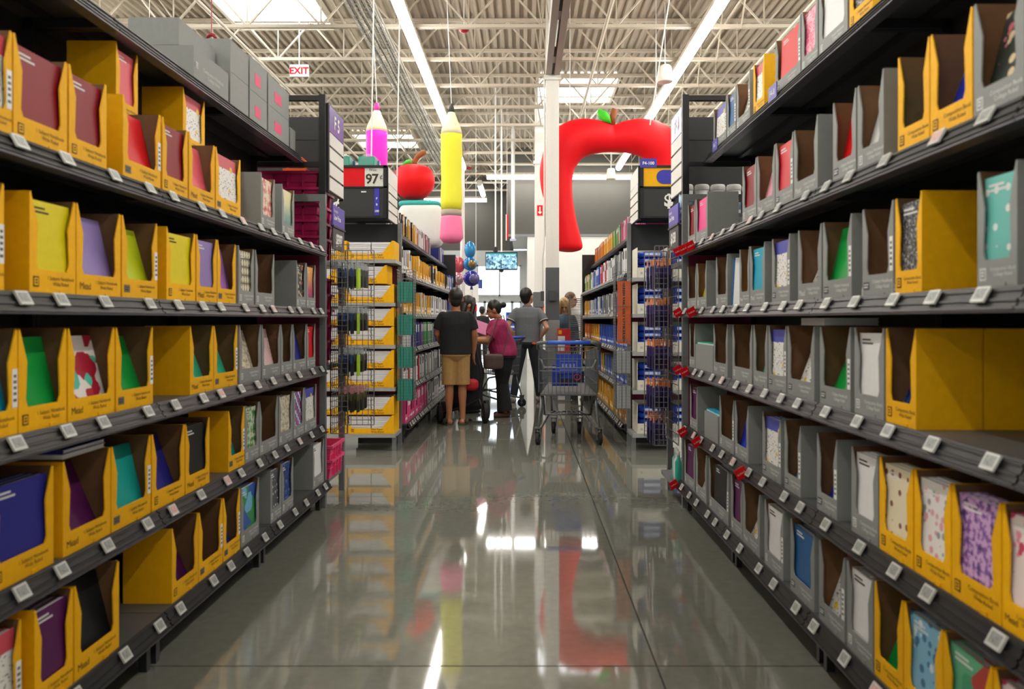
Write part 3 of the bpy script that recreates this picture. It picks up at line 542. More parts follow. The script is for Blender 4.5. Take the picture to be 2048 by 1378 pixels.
for k in range(2): loose('R', 1705, 3, .25, 'wht', (PI/2, 0, 0), 'white notebook lying flat atop carton, right fourth shelf, %s one' % ['lower', 'upper'][k], .24, .014, .21, BH+.003+.0145*k)['group'] = 'flat notebooks atop carton'
for k in range(2): loose('L', -5, 4, .235, 'navy' if k else 'wht', (PI/2, 0, 0), ['white notebook lying across navy carton top, left aisle fifth shelf', 'navy notebook lying on top of white one, left aisle fifth shelf'][k], .24, .014, .2, BH+.003+.0145*k)
# ================================================================ end displays facing the cross aisle (near shelves)
def bin_mesh(w, d, h, m):
    q = MB(); t = .006; i = .025
    def ringz(z, a): return [(a, a, z), (w-a, a, z), (w-a, d-a, z), (a, d-a, z)]
    for z0, a0, z1, a1 in ((0, i, h, 0), (h, 0, h, -.012), (h, -.012, h-.018, -.012), (h, t, .006, i+t), (h*.55, i*.45, h*.55, i*.45-.008)):
        q.add(ringz(z0, a0)+ringz(z1, a1), [(k, (k+1) % 4, 4+(k+1) % 4, 4+k) for k in range(4)])
    q.add(ringz(0, i), [(0, 1, 2, 3)]); q.add(ringz(h, 0)+ringz(h, t), [(k, (k+1) % 4, 4+(k+1) % 4, 4+k) for k in range(4)])
    for k in range(1, 4): q.box(w*k/4-.004, -.008, .02, w*k/4+.004, i*.6, h-.01); q.box(w-i*.6, d*k/4-.004, .02, w+.006, d*k/4+.004, h-.01); 
    return q.mesh('storage_bin', m)
binm = bin_mesh(.42, .42, .17, magenta); pinkpl = mat('pink_plastic', '#e8457f', .4, var=.03); binp = bin_mesh(.3, .36, .14, pinkpl)
def blade(name, x, y0, y1, z0, z1, faces_left, head, label, n=4, headm=None):
    """aisle marker blade: framed board in the y-z plane with a header and white slats"""
    r = root(name, label, 'aisle sign', (x, y0 if not faces_left else y1, z0), PI/2 if not faces_left else -PI/2)
    L_ = y1-y0; H = z1-z0; hh = H*.3 if head is not None else 0
    q = MB(); q.box(-.015, .0, -.01, 0, .03, H+.01); q.box(L_, 0, -.01, L_+.015, .03, H+.01); q.box(0, 0, H, L_, .03, H+.012); q.box(0, .012, 0, L_, .02, H)
    ob('frame', q.mesh('frame', blk_frame), r)
    if head is not None:
        h = ob('header', MB().box(0, -.002, H-hh, L_, .011, H).mesh('header', headm or mat('sign_purple_gloss', '#4b3fa6', .22, var=.03)), r)
        if head: ob('lettering', text_mesh(head, hh*.72, white, 'CENTER', bold=.004), h, (L_/2, -.004, H-hh*.75))
    for k in range(n):
        s = (H-hh)/n; ob('slat', MB().box(.005, -.004, k*s+.008, L_-.005, .011, (k+1)*s-.008).mesh('slat', signwhite), r)
    return r
def end_frame(sx, label):
    """sx=-1 left, +1 right: grey posts, black header frame and shelves behind the end of a near run"""
    xe = (XL if sx < 0 else XR); r = root('end_display_rack', label, 'display rack', (xe, 5.39, 0))
    def bx(x0, x1, *a): return MB().box(min(sx*x0, sx*x1), a[0], a[1], max(sx*x0, sx*x1), a[2], a[3])
    ob('post', bx(.0, .04, 0, 0, .04, 2.17).mesh('post', metal_g), r); ob('post', bx(.9, .94, 0, 0, .04, 2.17).mesh('post', metal_g), r); ob('post', bx(.0, .04, .56, 0, .6, 1.72).mesh('post', metal_g), r)
    ob('crossbar', bx(.04, .9, .0, 2.12, .04, 2.17).mesh('crossbar', metal_g), r)
    ob('header_post', bx(.0, .045, 0, 2.17, .045, 2.86).mesh('header_post', blk_frame), r)
    for z in (2.36, 2.82): ob('header_bar', bx(.045, .9, .005, z, .04, z+.035).mesh('header_bar', blk_frame), r)
    q = MB(); 
    for k in range(3): q.box(min(sx*.08, sx*.95), .5-.01*(k % 2), 2.3+.18*k, max(sx*.08, sx*.95), .53, 2.3+.18*k+.172)
    ob('header_panel', q.mesh('header_panel', back_m), r)
    ob('back_panel', bx(.04, .9, .0, .15, .012, 1.75).mesh('back_panel', maroon), r)
    for z in (.17, .98, 1.72): ob('shelf', bx(.02, .92, .015, z-.03, .58, z).mesh('shelf', metal_g), r)
    if sx > 0: ob('low_tray', MB().box(-.06, .03, .14, .02, .5, .17).mesh('low_tray', metal_g), r)
    return r
end_frame(-1, 'grey and black end display rack holding magenta bins, left aisle end'); end_frame(1, 'grey and black end display rack with hanging pencil packs, right aisle end')
def stack_bins(x, y, z, n, me, lab, step=.105, rise=0):
    for k in range(n): ob('storage_bin', me, None, (x, y, z+.001+step*k), 0, '%s, %s from the bottom' % (lab, ordw(k+1)), 'bin', 'nested plastic bins')
stack_bins(-1.86, 5.46, 1.72, 5, binm, 'magenta bin in the top stack under the F5 sign', .113)
stack_bins(-1.86, 5.46, .98, 5, binm, 'magenta bin in the middle stack behind left shelf end', .113)
stack_bins(-1.655, 5.5, .17, 2, binp, 'pink plastic bin on the lowest rack shelf at left shelf end', .1)
def caddy(x, y, z, label):
    r = root('tool_caddy', label, 'caddy', (x, y, z)); ob('tray', MB().box(0, 0, 0, .17, .12, .045).mesh('tray', orange), r)
    ob('handle', MB().tube([(.02, .06, .045), (.02, .06, .1), (.05, .06, .125), (.12, .06, .125), (.15, .06, .1), (.15, .06, .045)], .012, 6).mesh('handle', orange), r)
caddy(-1.73, 5.6, 2.345, 'orange handled caddy resting on top magenta bin'); 
# low price signs on the rack ends
def price_sign(x, y0, y1, z0, z1, fl, txt, label):
    r = root('price_sign', label, 'price sign', (x, y1 if fl else y0, z0), -PI/2 if fl else PI/2); L_ = y1-y0; H = z1-z0
    a = ob('header', MB().box(0, 0, H*.52, L_, .012, H).mesh('header', purple_s), r); ob('lettering', text_mesh('Everyday', H*.1, white), a, (.02, -.002, H*.84)); ob('lettering', text_mesh('Low Price', H*.16, white, bold=.0015), a, (.02, -.002, H*.67))
    b = ob('price_board', MB().box(.01, .002, 0, L_-.005, .012, H*.5).mesh('price_board', mat('board_dark', '#3a3a3c', .5)), r); ob('lettering', text_mesh(txt, H*.34, white, 'CENTER', .85, bold=.004), b, (L_/2, -.001, H*.12))
    ob('clip_strip', MB().box(-.006, -.006, H*.49, L_+.004, .014, H*.53).mesh('clip_strip', blk_frame), r)
price_sign(-1.33, 5.45, 5.8, 1.8, 2.11, False, '$597', 'purple low price sign reading $5 97 at left shelf end'); price_sign(1.08, 5.45, 5.8, 1.82, 2.12, True, '$158', 'purple low price sign reading $1 58 at right shelf end')
blade('aisle_sign', -1.355, 5.44, 5.86, 2.2, 2.8, False, 'F 5', 'black framed aisle sign with purple F 5 header and white slats')
blade('aisle_sign', 1.112, 5.45, 5.86, 2.2, 2.8, True, 'F 4', 'black framed aisle sign with white slats at right aisle end')
# ---------------------------------------------------------------- wire racks
def grid(q, o, u, v, nu, nv, r=.0028):
    o, u, v = Vector(o), Vector(u), Vector(v)
    for i in range(nu+1): a = o+u*(i/nu); q.tube([a, a+v], r*(1.6 if i in (0, nu) else 1), 4)
    for j in range(nv+1): a = o+v*(j/nv); q.tube([a, a+u], r*(1.6 if j in (0, nv) else 1), 4)
def side_rack(x0, x1, y0, y1, z0, z1, label):
    r = root('wire_rack', label, 'wire rack', (x0, y0, z0)); w, d, h = x1-x0, y1-y0, z1-z0; nv = round(h/.038)
    q = MB(); grid(q, (0, 0, 0), (w*.55 if True else w, 0, 0), (0, 0, h), 3, nv); ob('end_grid', q.mesh('end_grid', wire_m), r)
    q = MB(); grid(q, (0, d, 0), (w, 0, 0), (0, 0, h), 5, nv); ob('far_grid', q.mesh('far_grid', wire_m), r)
    return r
def hang_pack(me_key, m_top, m_mid, m_low, w, h):
    q = MB(); q.box(-.001, -w/2, -.05, .001, w/2, 0, 0); q.box(-.006, -w/2*.9, -h*.55, .006, w/2*.9, -.05, 1); q.box(-.006, -w/2*.9, -h, .006, w/2*.9, -h*.55, 2); q.box(-.008, -w/2*.5, -h*.95, .008, w/2*.5, -.06, 2)
    return q.mesh(me_key, [m_top, m_mid, m_low])
pk = mat('pack_purple', '#3a2a78', .3, var=.05); pk2 = mat('pack_dark_purple', '#241c4a', .25, var=.05); pk_or = mat('pack_orange', '#d97a2c', .4)
pencil_pack = hang_pack('pencil_pack', pk_or, pk, pk2, .07, .215)
lime = mat('lime_plastic', '#a3c92a', .4); clip_blue = hang_pack('hanging_pack', mat('pack_clear', '#9aa3a6', .2), mat('pack_blue', '#2c4a8e', .3), mat('pack_navy', '#1f2a3e', .3), .08, .2)
clip_lime = hang_pack('hanging_pack', mat('pack_clear', '#9aa3a6', .2), lime, lime, .08, .2); clip_dark = hang_pack('hanging_pack', mat('pack_clear', '#9aa3a6', .2), mat('pack_grey', '#565c58', .3), mat('pack_black', '#23261f', .3), .08, .18)
clip_olive = hang_pack('hanging_pack', mat('pack_pinkish', '#b07a80', .3), mat('pack_olive', '#5a5a34', .3), mat('pack_black', '#23261f', .3), .08, .18)
def hooks(r, zs, ys, x0, x1):
    me = MB().tube([(x0, 0, 0), (x1, 0, 0)], .003, 4).mesh('hook', wire_m)
    for z in zs:
        for y in ys: ob('hook', me, r, (0, y, z))
sr = side_rack(.92, 1.09, 5.47, 5.93, .42, 1.82, 'wire side rack of pencil packs at right shelf end')
ZP = (1.74, 1.46, 1.16, .87, .62, .4); hooks(sr, [z-.42-.008 for z in ZP[:5]], (.1, .23, .36), -.02, .17)
q = MB(); grid(q, (.168, 0, 0), (0, .46, 0), (0, 0, 1.4), 8, 20); ob('back_grid', q.mesh('back_grid', wire_m), sr)
for li, z in enumerate(ZP[:5]):
    for hi, yy in enumerate((5.57, 5.70, 5.83)):
        for k in range(4 if li < 4 else 3):
            o = ob('pencil_pack', pencil_pack, None, (.93+.036*k+random.uniform(-.004, .004), yy, z), random.uniform(-.1, .1), 'purple pencil pack with orange top, %s row from top, %s hook, %s from aisle' % (ordw(li+1), ['front', 'middle', 'rear'][hi], ordw(k+1)), 'pencil pack', 'pencil packs, %s row, %s hook' % (ordw(li+1), ['front', 'middle', 'rear'][hi]))
sl = side_rack(-1.36, -1.14, 5.5, 5.95, .5, 1.83, 'wire side rack of hanging clip packs at left shelf end')
q = MB(); grid(q, (.0, 0, 0), (0, .45, 0), (0, 0, 1.33), 8, 24); ob('back_grid', q.mesh('back_grid', wire_m), sl)
ZL = (1.72, 1.4, 1.1, .82); hooks(sl, [z-.5-.008 for z in ZL], (.1, .23, .36), 0, .23)
for li, z in enumerate(ZL):
    for hi, yy in enumerate((5.6, 5.73, 5.86)):
        for k in range(4):
            lm_ = k == 3 and hi == 0; me = clip_olive if li == 3 else (clip_lime if lm_ else clip_blue if hi < 1 else clip_dark); wd = 'olive' if li == 3 else ('lime' if lm_ else 'blue' if hi < 1 else 'dark grey')
            ob('hanging_pack', me, None, (-1.32+.045*k, yy, z), random.uniform(-.12, .12), '%s clip pack, left wire rack %s row, %s hook, %s from left' % (wd, ordw(li+1), ['front', 'middle', 'rear'][hi], ordw(k+1)), 'clip pack', 'clip packs, %s row %s hook' % (ordw(li+1), ['front', 'middle', 'rear'][hi]))
# canisters and bottles at the right shelf end
can = MB(); can.lathe([(.0, 0), (.048, .002), (.05, .01), (.05, .17)], 20, 0); can.lathe([(.0505, .03), (.0505, .13)], 20, 1); canl = MB().lathe([(.052, .17), (.053, .175), (.053, .2), (.046, .212), (.0, .214)], 20, 0)
can_m = can.mesh('canister_body', [white, mat('label_blue_pale', '#8fb6d6', .4)], True); canl_m = canl.mesh('lid', white, True)
for k in range(7):
    r = ob('wipes_canister', can_m, None, (1.17+.115*k+ .0, 5.62, 2.06), 0, 'white canister with pale blue label, %s from the aisle, right rack top' % ordw(k+1), 'canister', 'white canisters on the right rack'); ob('lid', canl_m, r)
ob('canister_shelf', MB().box(1.12, 5.54, 2.03, 2.02, 5.72, 2.06).mesh('canister_shelf', metal_g), None, (0, 0, 0), 0, 'narrow grey shelf under the white canisters at right rack', 'shelf')
bt = MB(); bt.lathe([(0, 0), (.03, .002), (.032, .02), (.032, .15), (.014, .175), (.014, .2)], 16, 0); bt2 = MB().lathe([(.016, .2), (.016, .235), (.0, .236)], 12)
for k, (c, wd) in enumerate([(teal, 'teal'), (white, 'white'), (mat('pale_teal', '#7cc0c0', .3), 'pale teal')]):
    r = ob('spray_bottle', bt.mesh('spray_bottle', c, True), None, (1.085+.005*k, 5.46+.075*k, .1705), 0, '%s bottle standing low at the right shelf end' % wd, 'bottle'); ob('cap', bt2.mesh('cap', white, True), r)
    r.scale = (.8, .8, .9)
# shelf edge tags F4-7, F4-8
for px, t, lab in ((1427, 'F4-7', 'small purple shelf marker F4-7 at far end of right canopy'), (1540, 'F4-8', 'small purple shelf marker F4-8 on right canopy edge')):
    Xf = XR+.15; Y = F*Xf/(px-VX); o = ob('shelf_marker', MB().box(0, 0, 0, .13, .005, .075).mesh('shelf_marker', mat('marker_purple', '#43389c', .4)), None, (Xf, Y+.03, LEV[0][1]-.035), -PI/2, lab, 'shelf marker'); ob('lettering', text_mesh(t, .042, white, 'CENTER'), o, (.065, -.001, .022))
# ================================================================ far end displays
def far_end(x0, x1, label, zs):
    r = root('end_display_rack', label, 'display rack', (x0, 7.72, 0)); w = x1-x0
    for xx in (.0, w-.04):
        for yy in (.05, .4): ob('leg', MB().box(xx, yy, 0, xx+.04, yy+.04, .15).mesh('leg', metal_g), r)
    ob('back_panel', MB().box(.02, .42, .15, w-.02, .44, 2.0).mesh('back_panel', maroon), r); ob('upper_panel', MB().box(.02, .42, 2.0, w-.02, .44, 2.3).mesh('upper_panel', back_m), r)
    for xx in (.0, w-.04): ob('post', MB().box(xx, .4, .15, xx+.04, .44, 2.31).mesh('post', metal_g), r)
    for z in zs:
        s = ob('shelf', MB().box(0, 0, z-.035, w, .42, z).mesh('shelf', mat('shelf_pale_grey', '#a5a8a9', .4, .2)), r)
    return r
ZF = (.17, .63, 1.05, 1.47, 1.9)
far_end(-2.35, -1.27, 'end display rack stacked with yellow filler paper trays', ZF); far_end(1.08, 2.2, 'end display rack stacked with blue packs in white cartons', (.17, .6, .98, 1.36, 1.72))
tw, td, th_ = .455, .32, .185; fn = lambda u, v, y: (u, y, v)
q = MB(); q.prism([(0, 0), (tw, 0), (tw, th_), (tw-.02, th_), (tw-.12, .055), (.05, .055), (.02, .08), (0, .08)], fn, 0, .004); q.box(0, .004, 0, .004, td, .1); q.box(tw-.004, .004, 0, tw, td, th_); q.box(0, td-.004, 0, tw, td, th_*.6); q.box(0, 0, 0, tw, td, .004)
tray_m = q.mesh('paper_tray', yel)
def ream_mesh():
    q = MB(); random.seed(3)
    for k in range(4): e = random.uniform(-.004, .004); q.box(e, random.uniform(0, .006), k*.0102, .212+e, .28, k*.0102+.0095)
    return q.mesh('paper_pack', paper)
ream = ream_mesh()
def tray(x, z, where, y=7.735):
    r = ob('paper_tray', tray_m, None, (x, y, z+.001), 0, 'yellow filler paper tray, %s' % where, 'tray', 'filler paper trays'); ob('printed_name', text_mesh('Filler Paper\nWide Ruled', .026, ink_b, 'LEFT'), r, (tw*.5, -.001, .037)); ob('badge', badge['y'], r, (.03, -.0005, .018))
    for c in range(2):
        for k in range(4): ob('paper_pack', ream, None, (x+.01+.222*c, y+.012, z+.006+.042*k), 0, 'white paper pack, %s pile %s up, tray in %s' % (['left', 'right'][c], ordw(k+1), where), 'paper pack', 'paper packs in tray, %s' % where)
for li, z in enumerate(ZF):
    for c in range(2):
        for k in range(1 if li == 4 else 2):
            x = -1.74-.47*c if not (k and li == 3) else -1.81-.47*c
            if k and c and li == 4: continue
            tray(x, z+k*(th_+.004), '%s column, %s shelf from floor, %s' % (['right', 'left'][c], ordw(li+1), ['lower' if li < 4 else 'single', 'upper'][k]))
wc = MB(); wc.box(0, 0, 0, .3, .004, .1); wc.box(0, 0, 0, .004, .36, .3); wc.box(.296, 0, 0, .3, .36, .3); wc.box(0, .356, 0, .3, .36, .3); wc.box(0, 0, 0, .3, .36, .004); wcm = wc.mesh('white_carton', mat('carton_white', '#d5d2c6', .6))
bp = MB(); bp.rings([((.13, .15, z), (a, 0, 0), (0, b_, 0)) for z, a, b_ in ((0, .1, .1), (.006, .127, .15), (.03, .133, .165), (.058, .125, .15), (.064, .1, .1))], 20)
for v in range(len(bp.v)): pass
bpm = bp.mesh('blue_pack', mat('pack_bright_blue', '#1d49c8', .22, var=.04), True); lbm = MB().box(.05, -.018, .018, .21, -.016, .046).mesh('pack_label', mat('pack_label_pale', '#b9c6ea', .3))
for li, z in enumerate((.17, .6, .98, 1.36, 1.72)):
    for c in range(2):
        x = 1.13+.33*c; wh = '%s column, %s shelf from floor' % (['left', 'right'][c], ordw(li+1))
        r = ob('white_carton', wcm, None, (x, 7.75, z+.001), 0, 'white open carton of blue packs, %s' % wh, 'carton', 'white cartons of blue packs'); ob('badge', badge['g'], r, (.03, -.0005, .03))
        for k in range(4): o = ob('blue_pack', bpm, None, (x+.02, 7.775, z+.006+.066*k), 0, 'bright blue pack, %s up in its white carton, %s' % (ordw(k+1), wh), 'pack', 'blue packs, %s' % wh); ob('pack_label', lbm, o)
# far headers
def far_header(x0, x1, label):
    r = root('header_sign', label, 'sign', (x0, 7.74, 2.31)); w = x1-x0
    ob('case', MB().box(0, 0, 0, w, .4, .3).mesh('case', back_m), r)
    q = MB(); q.box(0, -.01, .5, w, .03, .525); q.box(0, -.01, .3, w, .03, .315); q.box(0, -.012, 0, w, .03, .018)
    for xx in (0, w-.035): q.box(xx, -.01, 0, xx+.035, .03, .525)
    ob('frame', q.mesh('frame', blk_frame), r); return r
hl = far_header(-2.35, -1.355, 'black header with red and white Was 97 cent sign')
ob('red_panel', MB().box(.03, .0, .315, .775, .012, .5).mesh('red_panel', red), hl); a = ob('white_panel', MB().box(.775, 0, .315, .96, .012, .5).mesh('white_panel', mat('sign_grey_white', '#cfd2cc', .5)), hl)
ob('lettering', text_mesh('Was:', .04, ink_b, 'LEFT'), a, (.815, -.002, .468)); ob('lettering', text_mesh('97', .135, ink_b, 'LEFT', .9, bold=.003), a, (.782, -.002, .345)); ob('lettering', text_mesh('¢', .07, ink_b, 'LEFT'), a, (.922, -.002, .39))
b = ob('blue_strip', MB().box(.87, -.006, .03, .92, -.002, .295).mesh('blue_strip', mat('strip_blue', '#3030a8', .4)), hl)
for t, z in (('F', .185), ('B', .125), ('100', .06)): ob('lettering', text_mesh(t, .03, white, 'CENTER', bold=.001), b, (.895, -.008, z))
ob('lettering', text_mesh('¢', .16, white, 'CENTER', bold=.004), hl, (.49, -.004, .09))
ob('tab', MB().box(.74, -.006, .255, .79, -.003, .268).mesh('tab', white), hl)
hr = far_header(1.155, 2.2, 'black header with yellow panel and blue oval, marked F4-100')
yp = ob('yellow_panel', MB().box(.035, 0, .315, 1.0, .012, .5).mesh('yellow_panel', yel), hr)
ov = []
for k in range(16): t = PI/2+PI*k/15; ov.append((.235+.07*math.cos(t), .41+.07*math.sin(t)))
ob('blue_oval', MB().prism(ov+[(.75, .34), (.75, .48)], lambda u, v, y: (u, y, v), -.004, 0).mesh('blue_oval', mat('strip_blue', '#3030a8', .4)), yp)
tg = ob('number_tag', MB().box(.0, -.012, .5, .165, -.006, .59).mesh('number_tag', mat('strip_blue2', '#3b35a0', .4)), hr); ob('lettering', text_mesh('F4-100', .042, white, 'CENTER', bold=.001), tg, (.082, -.014, .53))
ob('lettering', text_mesh('$', .17, white, 'CENTER', bold=.006), hr, (.285, -.004, .12))
blade('aisle_sign', -1.345, 7.76, 8.3, 2.3, 2.82, False, '', 'white slatted side sign beside the 97 cent header', headm=signwhite); blade('aisle_sign', 1.14, 7.76, 8.3, 2.3, 2.82, True, '', 'white slatted side sign beside the yellow panel header', headm=signwhite)
film = mat('clear_film', '#c8d4d4', .15, var=0, alpha=.16)
for k, x in enumerate((-1.83, -1.58)):
    r = root('wrapped_pack', 'teal pack in clear film on 97 cent header, %s one' % ['left', 'right'][k], 'pack', (x, 7.85, 2.612+.224)); r.location.z = 2.836
    ob('teal_block', MB().box(-.08, 0, 0, .08, .16, .11).mesh('teal_block', teal), r); ob('blue_block', MB().box(-.1, .17, 0, .1, .22, .1).mesh('blue_block', mat('pack_blue', '#2c4a8e', .3)), r)
    ob('film', MB().rings([((0, .1, z), (a, 0, 0), (0, b_, 0)) for z, a, b_ in ((0.001, .105, .13), (.09, .11, .13), (.12, .085, .1), (.145, .05, .06), (.155, .015, .015))], 14).mesh('film', film), r)
ob('top_case', MB().box(0, .02, .301, .995, .4, .525).mesh('top_case', back_m), hl)
# ---------------------------------------------------------------- far shelving runs
LEV2 = [('topmost', 2.3, .17)]+LEV[1:]; XFL, XFR = -1.25, 1.08; YF = 8.25
for k in range(5):
    wd = ordw(k+1)
    bl = bay((XFL, YF+BAY*k, 0), PI/2, 'black shelving bay beyond the cross aisle on left, %s from it' % wd, 'far left shelving bays', levels=LEV2, ntag=9); br_ = bay((XFR, YF+BAY*(k+1), 0), -PI/2, 'black shelving bay beyond the cross aisle on right, %s from it' % wd, 'far right shelving bays', levels=LEV2, ntag=9)
for bb_, x0 in ((bl, BAY), (br_, -.03)):
    q = MB(); q.box(x0, 0, 0, x0+.03, .52, 2.5)
    for k in range(7): q.box(x0-.004, 0, .2+.33*k, x0+.034, .52, .206+.33*k)
    ob('end_panel', q.mesh('end_panel', back_m), bb_)
_fi = {}
FC = {}
for k, h in dict(yellow='#dfa312', black='#1d1e21', white='#d9dadc', grey='#7d8082', red='#b31c30', navy='#2c2f80', blue='#2553b4', purple='#5a3b8c', green='#2f9440', pink='#d94a86', orange='#dd7d20', kraft='#b98443', lime='#b8c832').items(): FC[k] = mat('far_'+k, h, .42, var=.04)
def far_item(kind, w, col):
    k = (kind, round(w*100), col)
    if k in _fi: return _fi[k]
    w = k[1]/100; q = MB()
    if kind == 'folder': q.box(0, 0, 0, w, .003, .27, 0); q.box(.002, .003, .002, w-.002, .2, .262, 1); q.box(0, .0, 0, .003, .2, .27, 0); q.box(w-.003, 0, 0, w, .2, .27, 0); q.box(w*.2, -.001, .2, w*.8, 0, .25, 1)
    elif kind == 'binder':
        q.rings([((w/2, .0, z), (w/2, 0, 0), (0, .012, 0)) for z in (0, .29)], 10, 0); q.box(0, 0, 0, .004, .24, .29, 0); q.box(w-.004, 0, 0, w, .24, .29, 0); q.box(.004, .03, .01, w-.004, .23, .28, 1); q.box(w*.2, -.0135, .17, w*.8, -.009, .26, 2); q.lathe([(.009, 0), (.009, .004)], 8, 2, (w/2, -.0125, .05))
    else:
        fnn = lambda u, v, y: (u, y, v); q.prism([(0, 0), (w, 0), (w, .25), (w*.85, .25), (w*.78, .09), (w*.22, .09), (w*.15, .25), (0, .25)], fnn, 0, .004, 0); q.box(0, .004, 0, .004, .22, .25, 0); q.box(w-.004, .004, 0, w, .22, .25, 0); q.box(.006, .02, .003, w-.006, .2, .235, 1); q.box(w*.15, -.001, .03, w*.85, 0, .055, 2)
    _fi[k] = q.mesh({'folder': 'paper_folder', 'binder': 'ring_binder', 'carton': 'file_carton'}[kind], [FC[col], FC[{'yellow': 'white', 'white': 'grey', 'grey': 'white', 'black': 'white', 'orange': 'white'}.get(col, random.choice(['white', 'grey', 'black']))] if kind != 'binder' else paper, white if col != 'white' else FC['black']])
    return _fi[k]
PAL = {('L', 0): ('folder', 'binder', 'white black yellow white red grey white navy'.split()), ('L', 1): ('carton', 'binder', 'white yellow yellow black yellow black white blue'.split()), ('L', 2): ('carton', 'folder', 'yellow yellow white white white navy'.split()),
    ('L', 3): ('folder', 'binder', 'white navy purple green black navy purple red red pink'.split()), ('L', 4): ('folder', 'binder', 'white red white grey white black black navy'.split()), ('L', 5): ('carton', 'binder', 'pink pink white white navy white black'.split()),
    ('R', 0): ('folder', 'folder', 'pink white pink green yellow yellow orange orange'.split()), ('R', 1): ('folder', 'binder', 'white grey white red blue white green yellow'.split()), ('R', 2): ('folder', 'carton', 'blue white grey white blue white yellow yellow'.split()),
    ('R', 3): ('carton', 'carton', 'blue blue blue blue yellow orange yellow orange'.split()), ('R', 4): ('carton', 'carton', 'blue blue grey blue yellow orange yellow yellow'.split()), ('R', 5): ('carton', 'folder', 'kraft yellow yellow yellow black white kraft'.split())}
KN = {'folder': ('paper_folder', 'folder'), 'binder': ('ring_binder', 'binder'), 'carton': ('file_carton', 'carton')}
for sd, X, s in (('L', XFL, 1), ('R', XFR, -1)):
    for li, (nm, z, y0) in enumerate(LEV2):
        k1, k2, cols = PAL[(sd, li)]; Y = YF+.03; i = 0
        while Y < YF+BAY*5-.2:
            kind = k1 if random.random() < .65 else k2; fr = (Y-YF)/(BAY*5); ci = min(len(cols)-1, max(0, int(fr*len(cols)+random.uniform(-.9, .9)))); col = cols[ci]
            w = random.choice({'folder': (.03, .04, .06), 'binder': (.05, .07), 'carton': (.1, .12, .14)}[kind])*(1.2 if Y < 10.5 else 1.9)
            w = round(w*100)/100; i += 1
            if sd == 'L' and li == 0 and 12.4 < Y+w and Y < 13.5: Y += w; continue
            yo = y0+.03+random.uniform(0, .025); loc = (X-s*yo, Y if s > 0 else Y+w, z+.001)
            ob(KN[kind][0], far_item(kind, w, col), None, loc, s*PI/2, '%s %s, %s item from near end, far %s run %s shelf' % (col, KN[kind][1], ordw(i), 'left' if s > 0 else 'right', nm), KN[kind][1], 'items on far %s run %s shelf' % ('left' if s > 0 else 'right', nm))
            Y += w+random.choice((.004, .006, .01, .03 if random.random() < .2 else .008))
# side racks on the far end displays
def far_rack(x0, x1, y0, y1, z0, z1, label):
    r = root('wire_rack', label, 'wire rack', (x0, y0, z0)); w, d, h = x1-x0, y1-y0, z1-z0; nv = round(h/.03)
    q = MB(); grid(q, (0, 0, 0), (w, 0, 0), (0, 0, h), 5, nv, .0022); ob('front_grid', q.mesh('front_grid', wire_m), r)
    q = MB(); grid(q, (0, 0, 0), (0, d, 0), (0, 0, h), 5, nv, .0022); ob('side_grid', q.mesh('side_grid', wire_m), r)
    q = MB(); grid(q, (w, 0, 0), (0, d, 0), (0, 0, h), 5, nv, .0022); ob('side_grid', q.mesh('side_grid', wire_m), r)
    q = MB()
    for z in (0, h*.25, h*.5, h*.75): grid(q, (0, 0, z), (w, 0, 0), (0, d, 0), 6, 6, .002)
    ob('wire_shelf', q.mesh('wire_shelf', wire_m), r); return r
far_rack(-1.26, -1.1, 7.74, 7.96, .5, 1.8, 'wire side rack of teal folders beside the filler paper')
for li in range(4):
    for k in range(5): ob('teal_folder', MB().box(0, 0, 0, .024, .19, .2).mesh('teal_folder', teal) if li+k == 0 else bpy.data.meshes['teal_folder'], None, (-1.25+.029*k, 7.755, .503+.325*li), 0, 'teal folder in far left wire rack, %s basket from floor, %s from left' % (ordw(li+1), ordw(k+1)), 'folder', 'teal folders in wire rack')
far_rack(.92, 1.07, 7.74, 7.96, .42, 1.78, 'wire side rack with orange display board beside blue packs')
od = ob('orange_board', MB().box(0, 0, 0, .13, .012, .62).mesh('orange_board', orange), None, (.935, 7.755, 1.065), 0, 'orange board with black vertical lettering inside far right wire rack', 'display board')
t = ob('lettering', text_mesh('NEREIN VARL. GELT U7YBCERXEN', .036, ink_b, 'CENTER', 1.08, bold=.0015), od, (.052, -.001, .31)); t.rotation_euler = (0, PI/2, 0)
for li in range(2):
    for k in range(3): ob('clear_bin', MB().box(0, 0, 0, .04, .18, .22).mesh('clear_bin', mat('clear_plastic', '#aeb4b4', .15, var=.05)) if li+k == 0 else bpy.data.meshes['clear_bin'], None, (.935+.044*k, 7.755, .425+.345*li), 0, 'clear plastic box in far right wire rack, %s tier, %s from left' % (['lower', 'upper'][li], ordw(k+1)), 'box', 'clear boxes in wire rack')
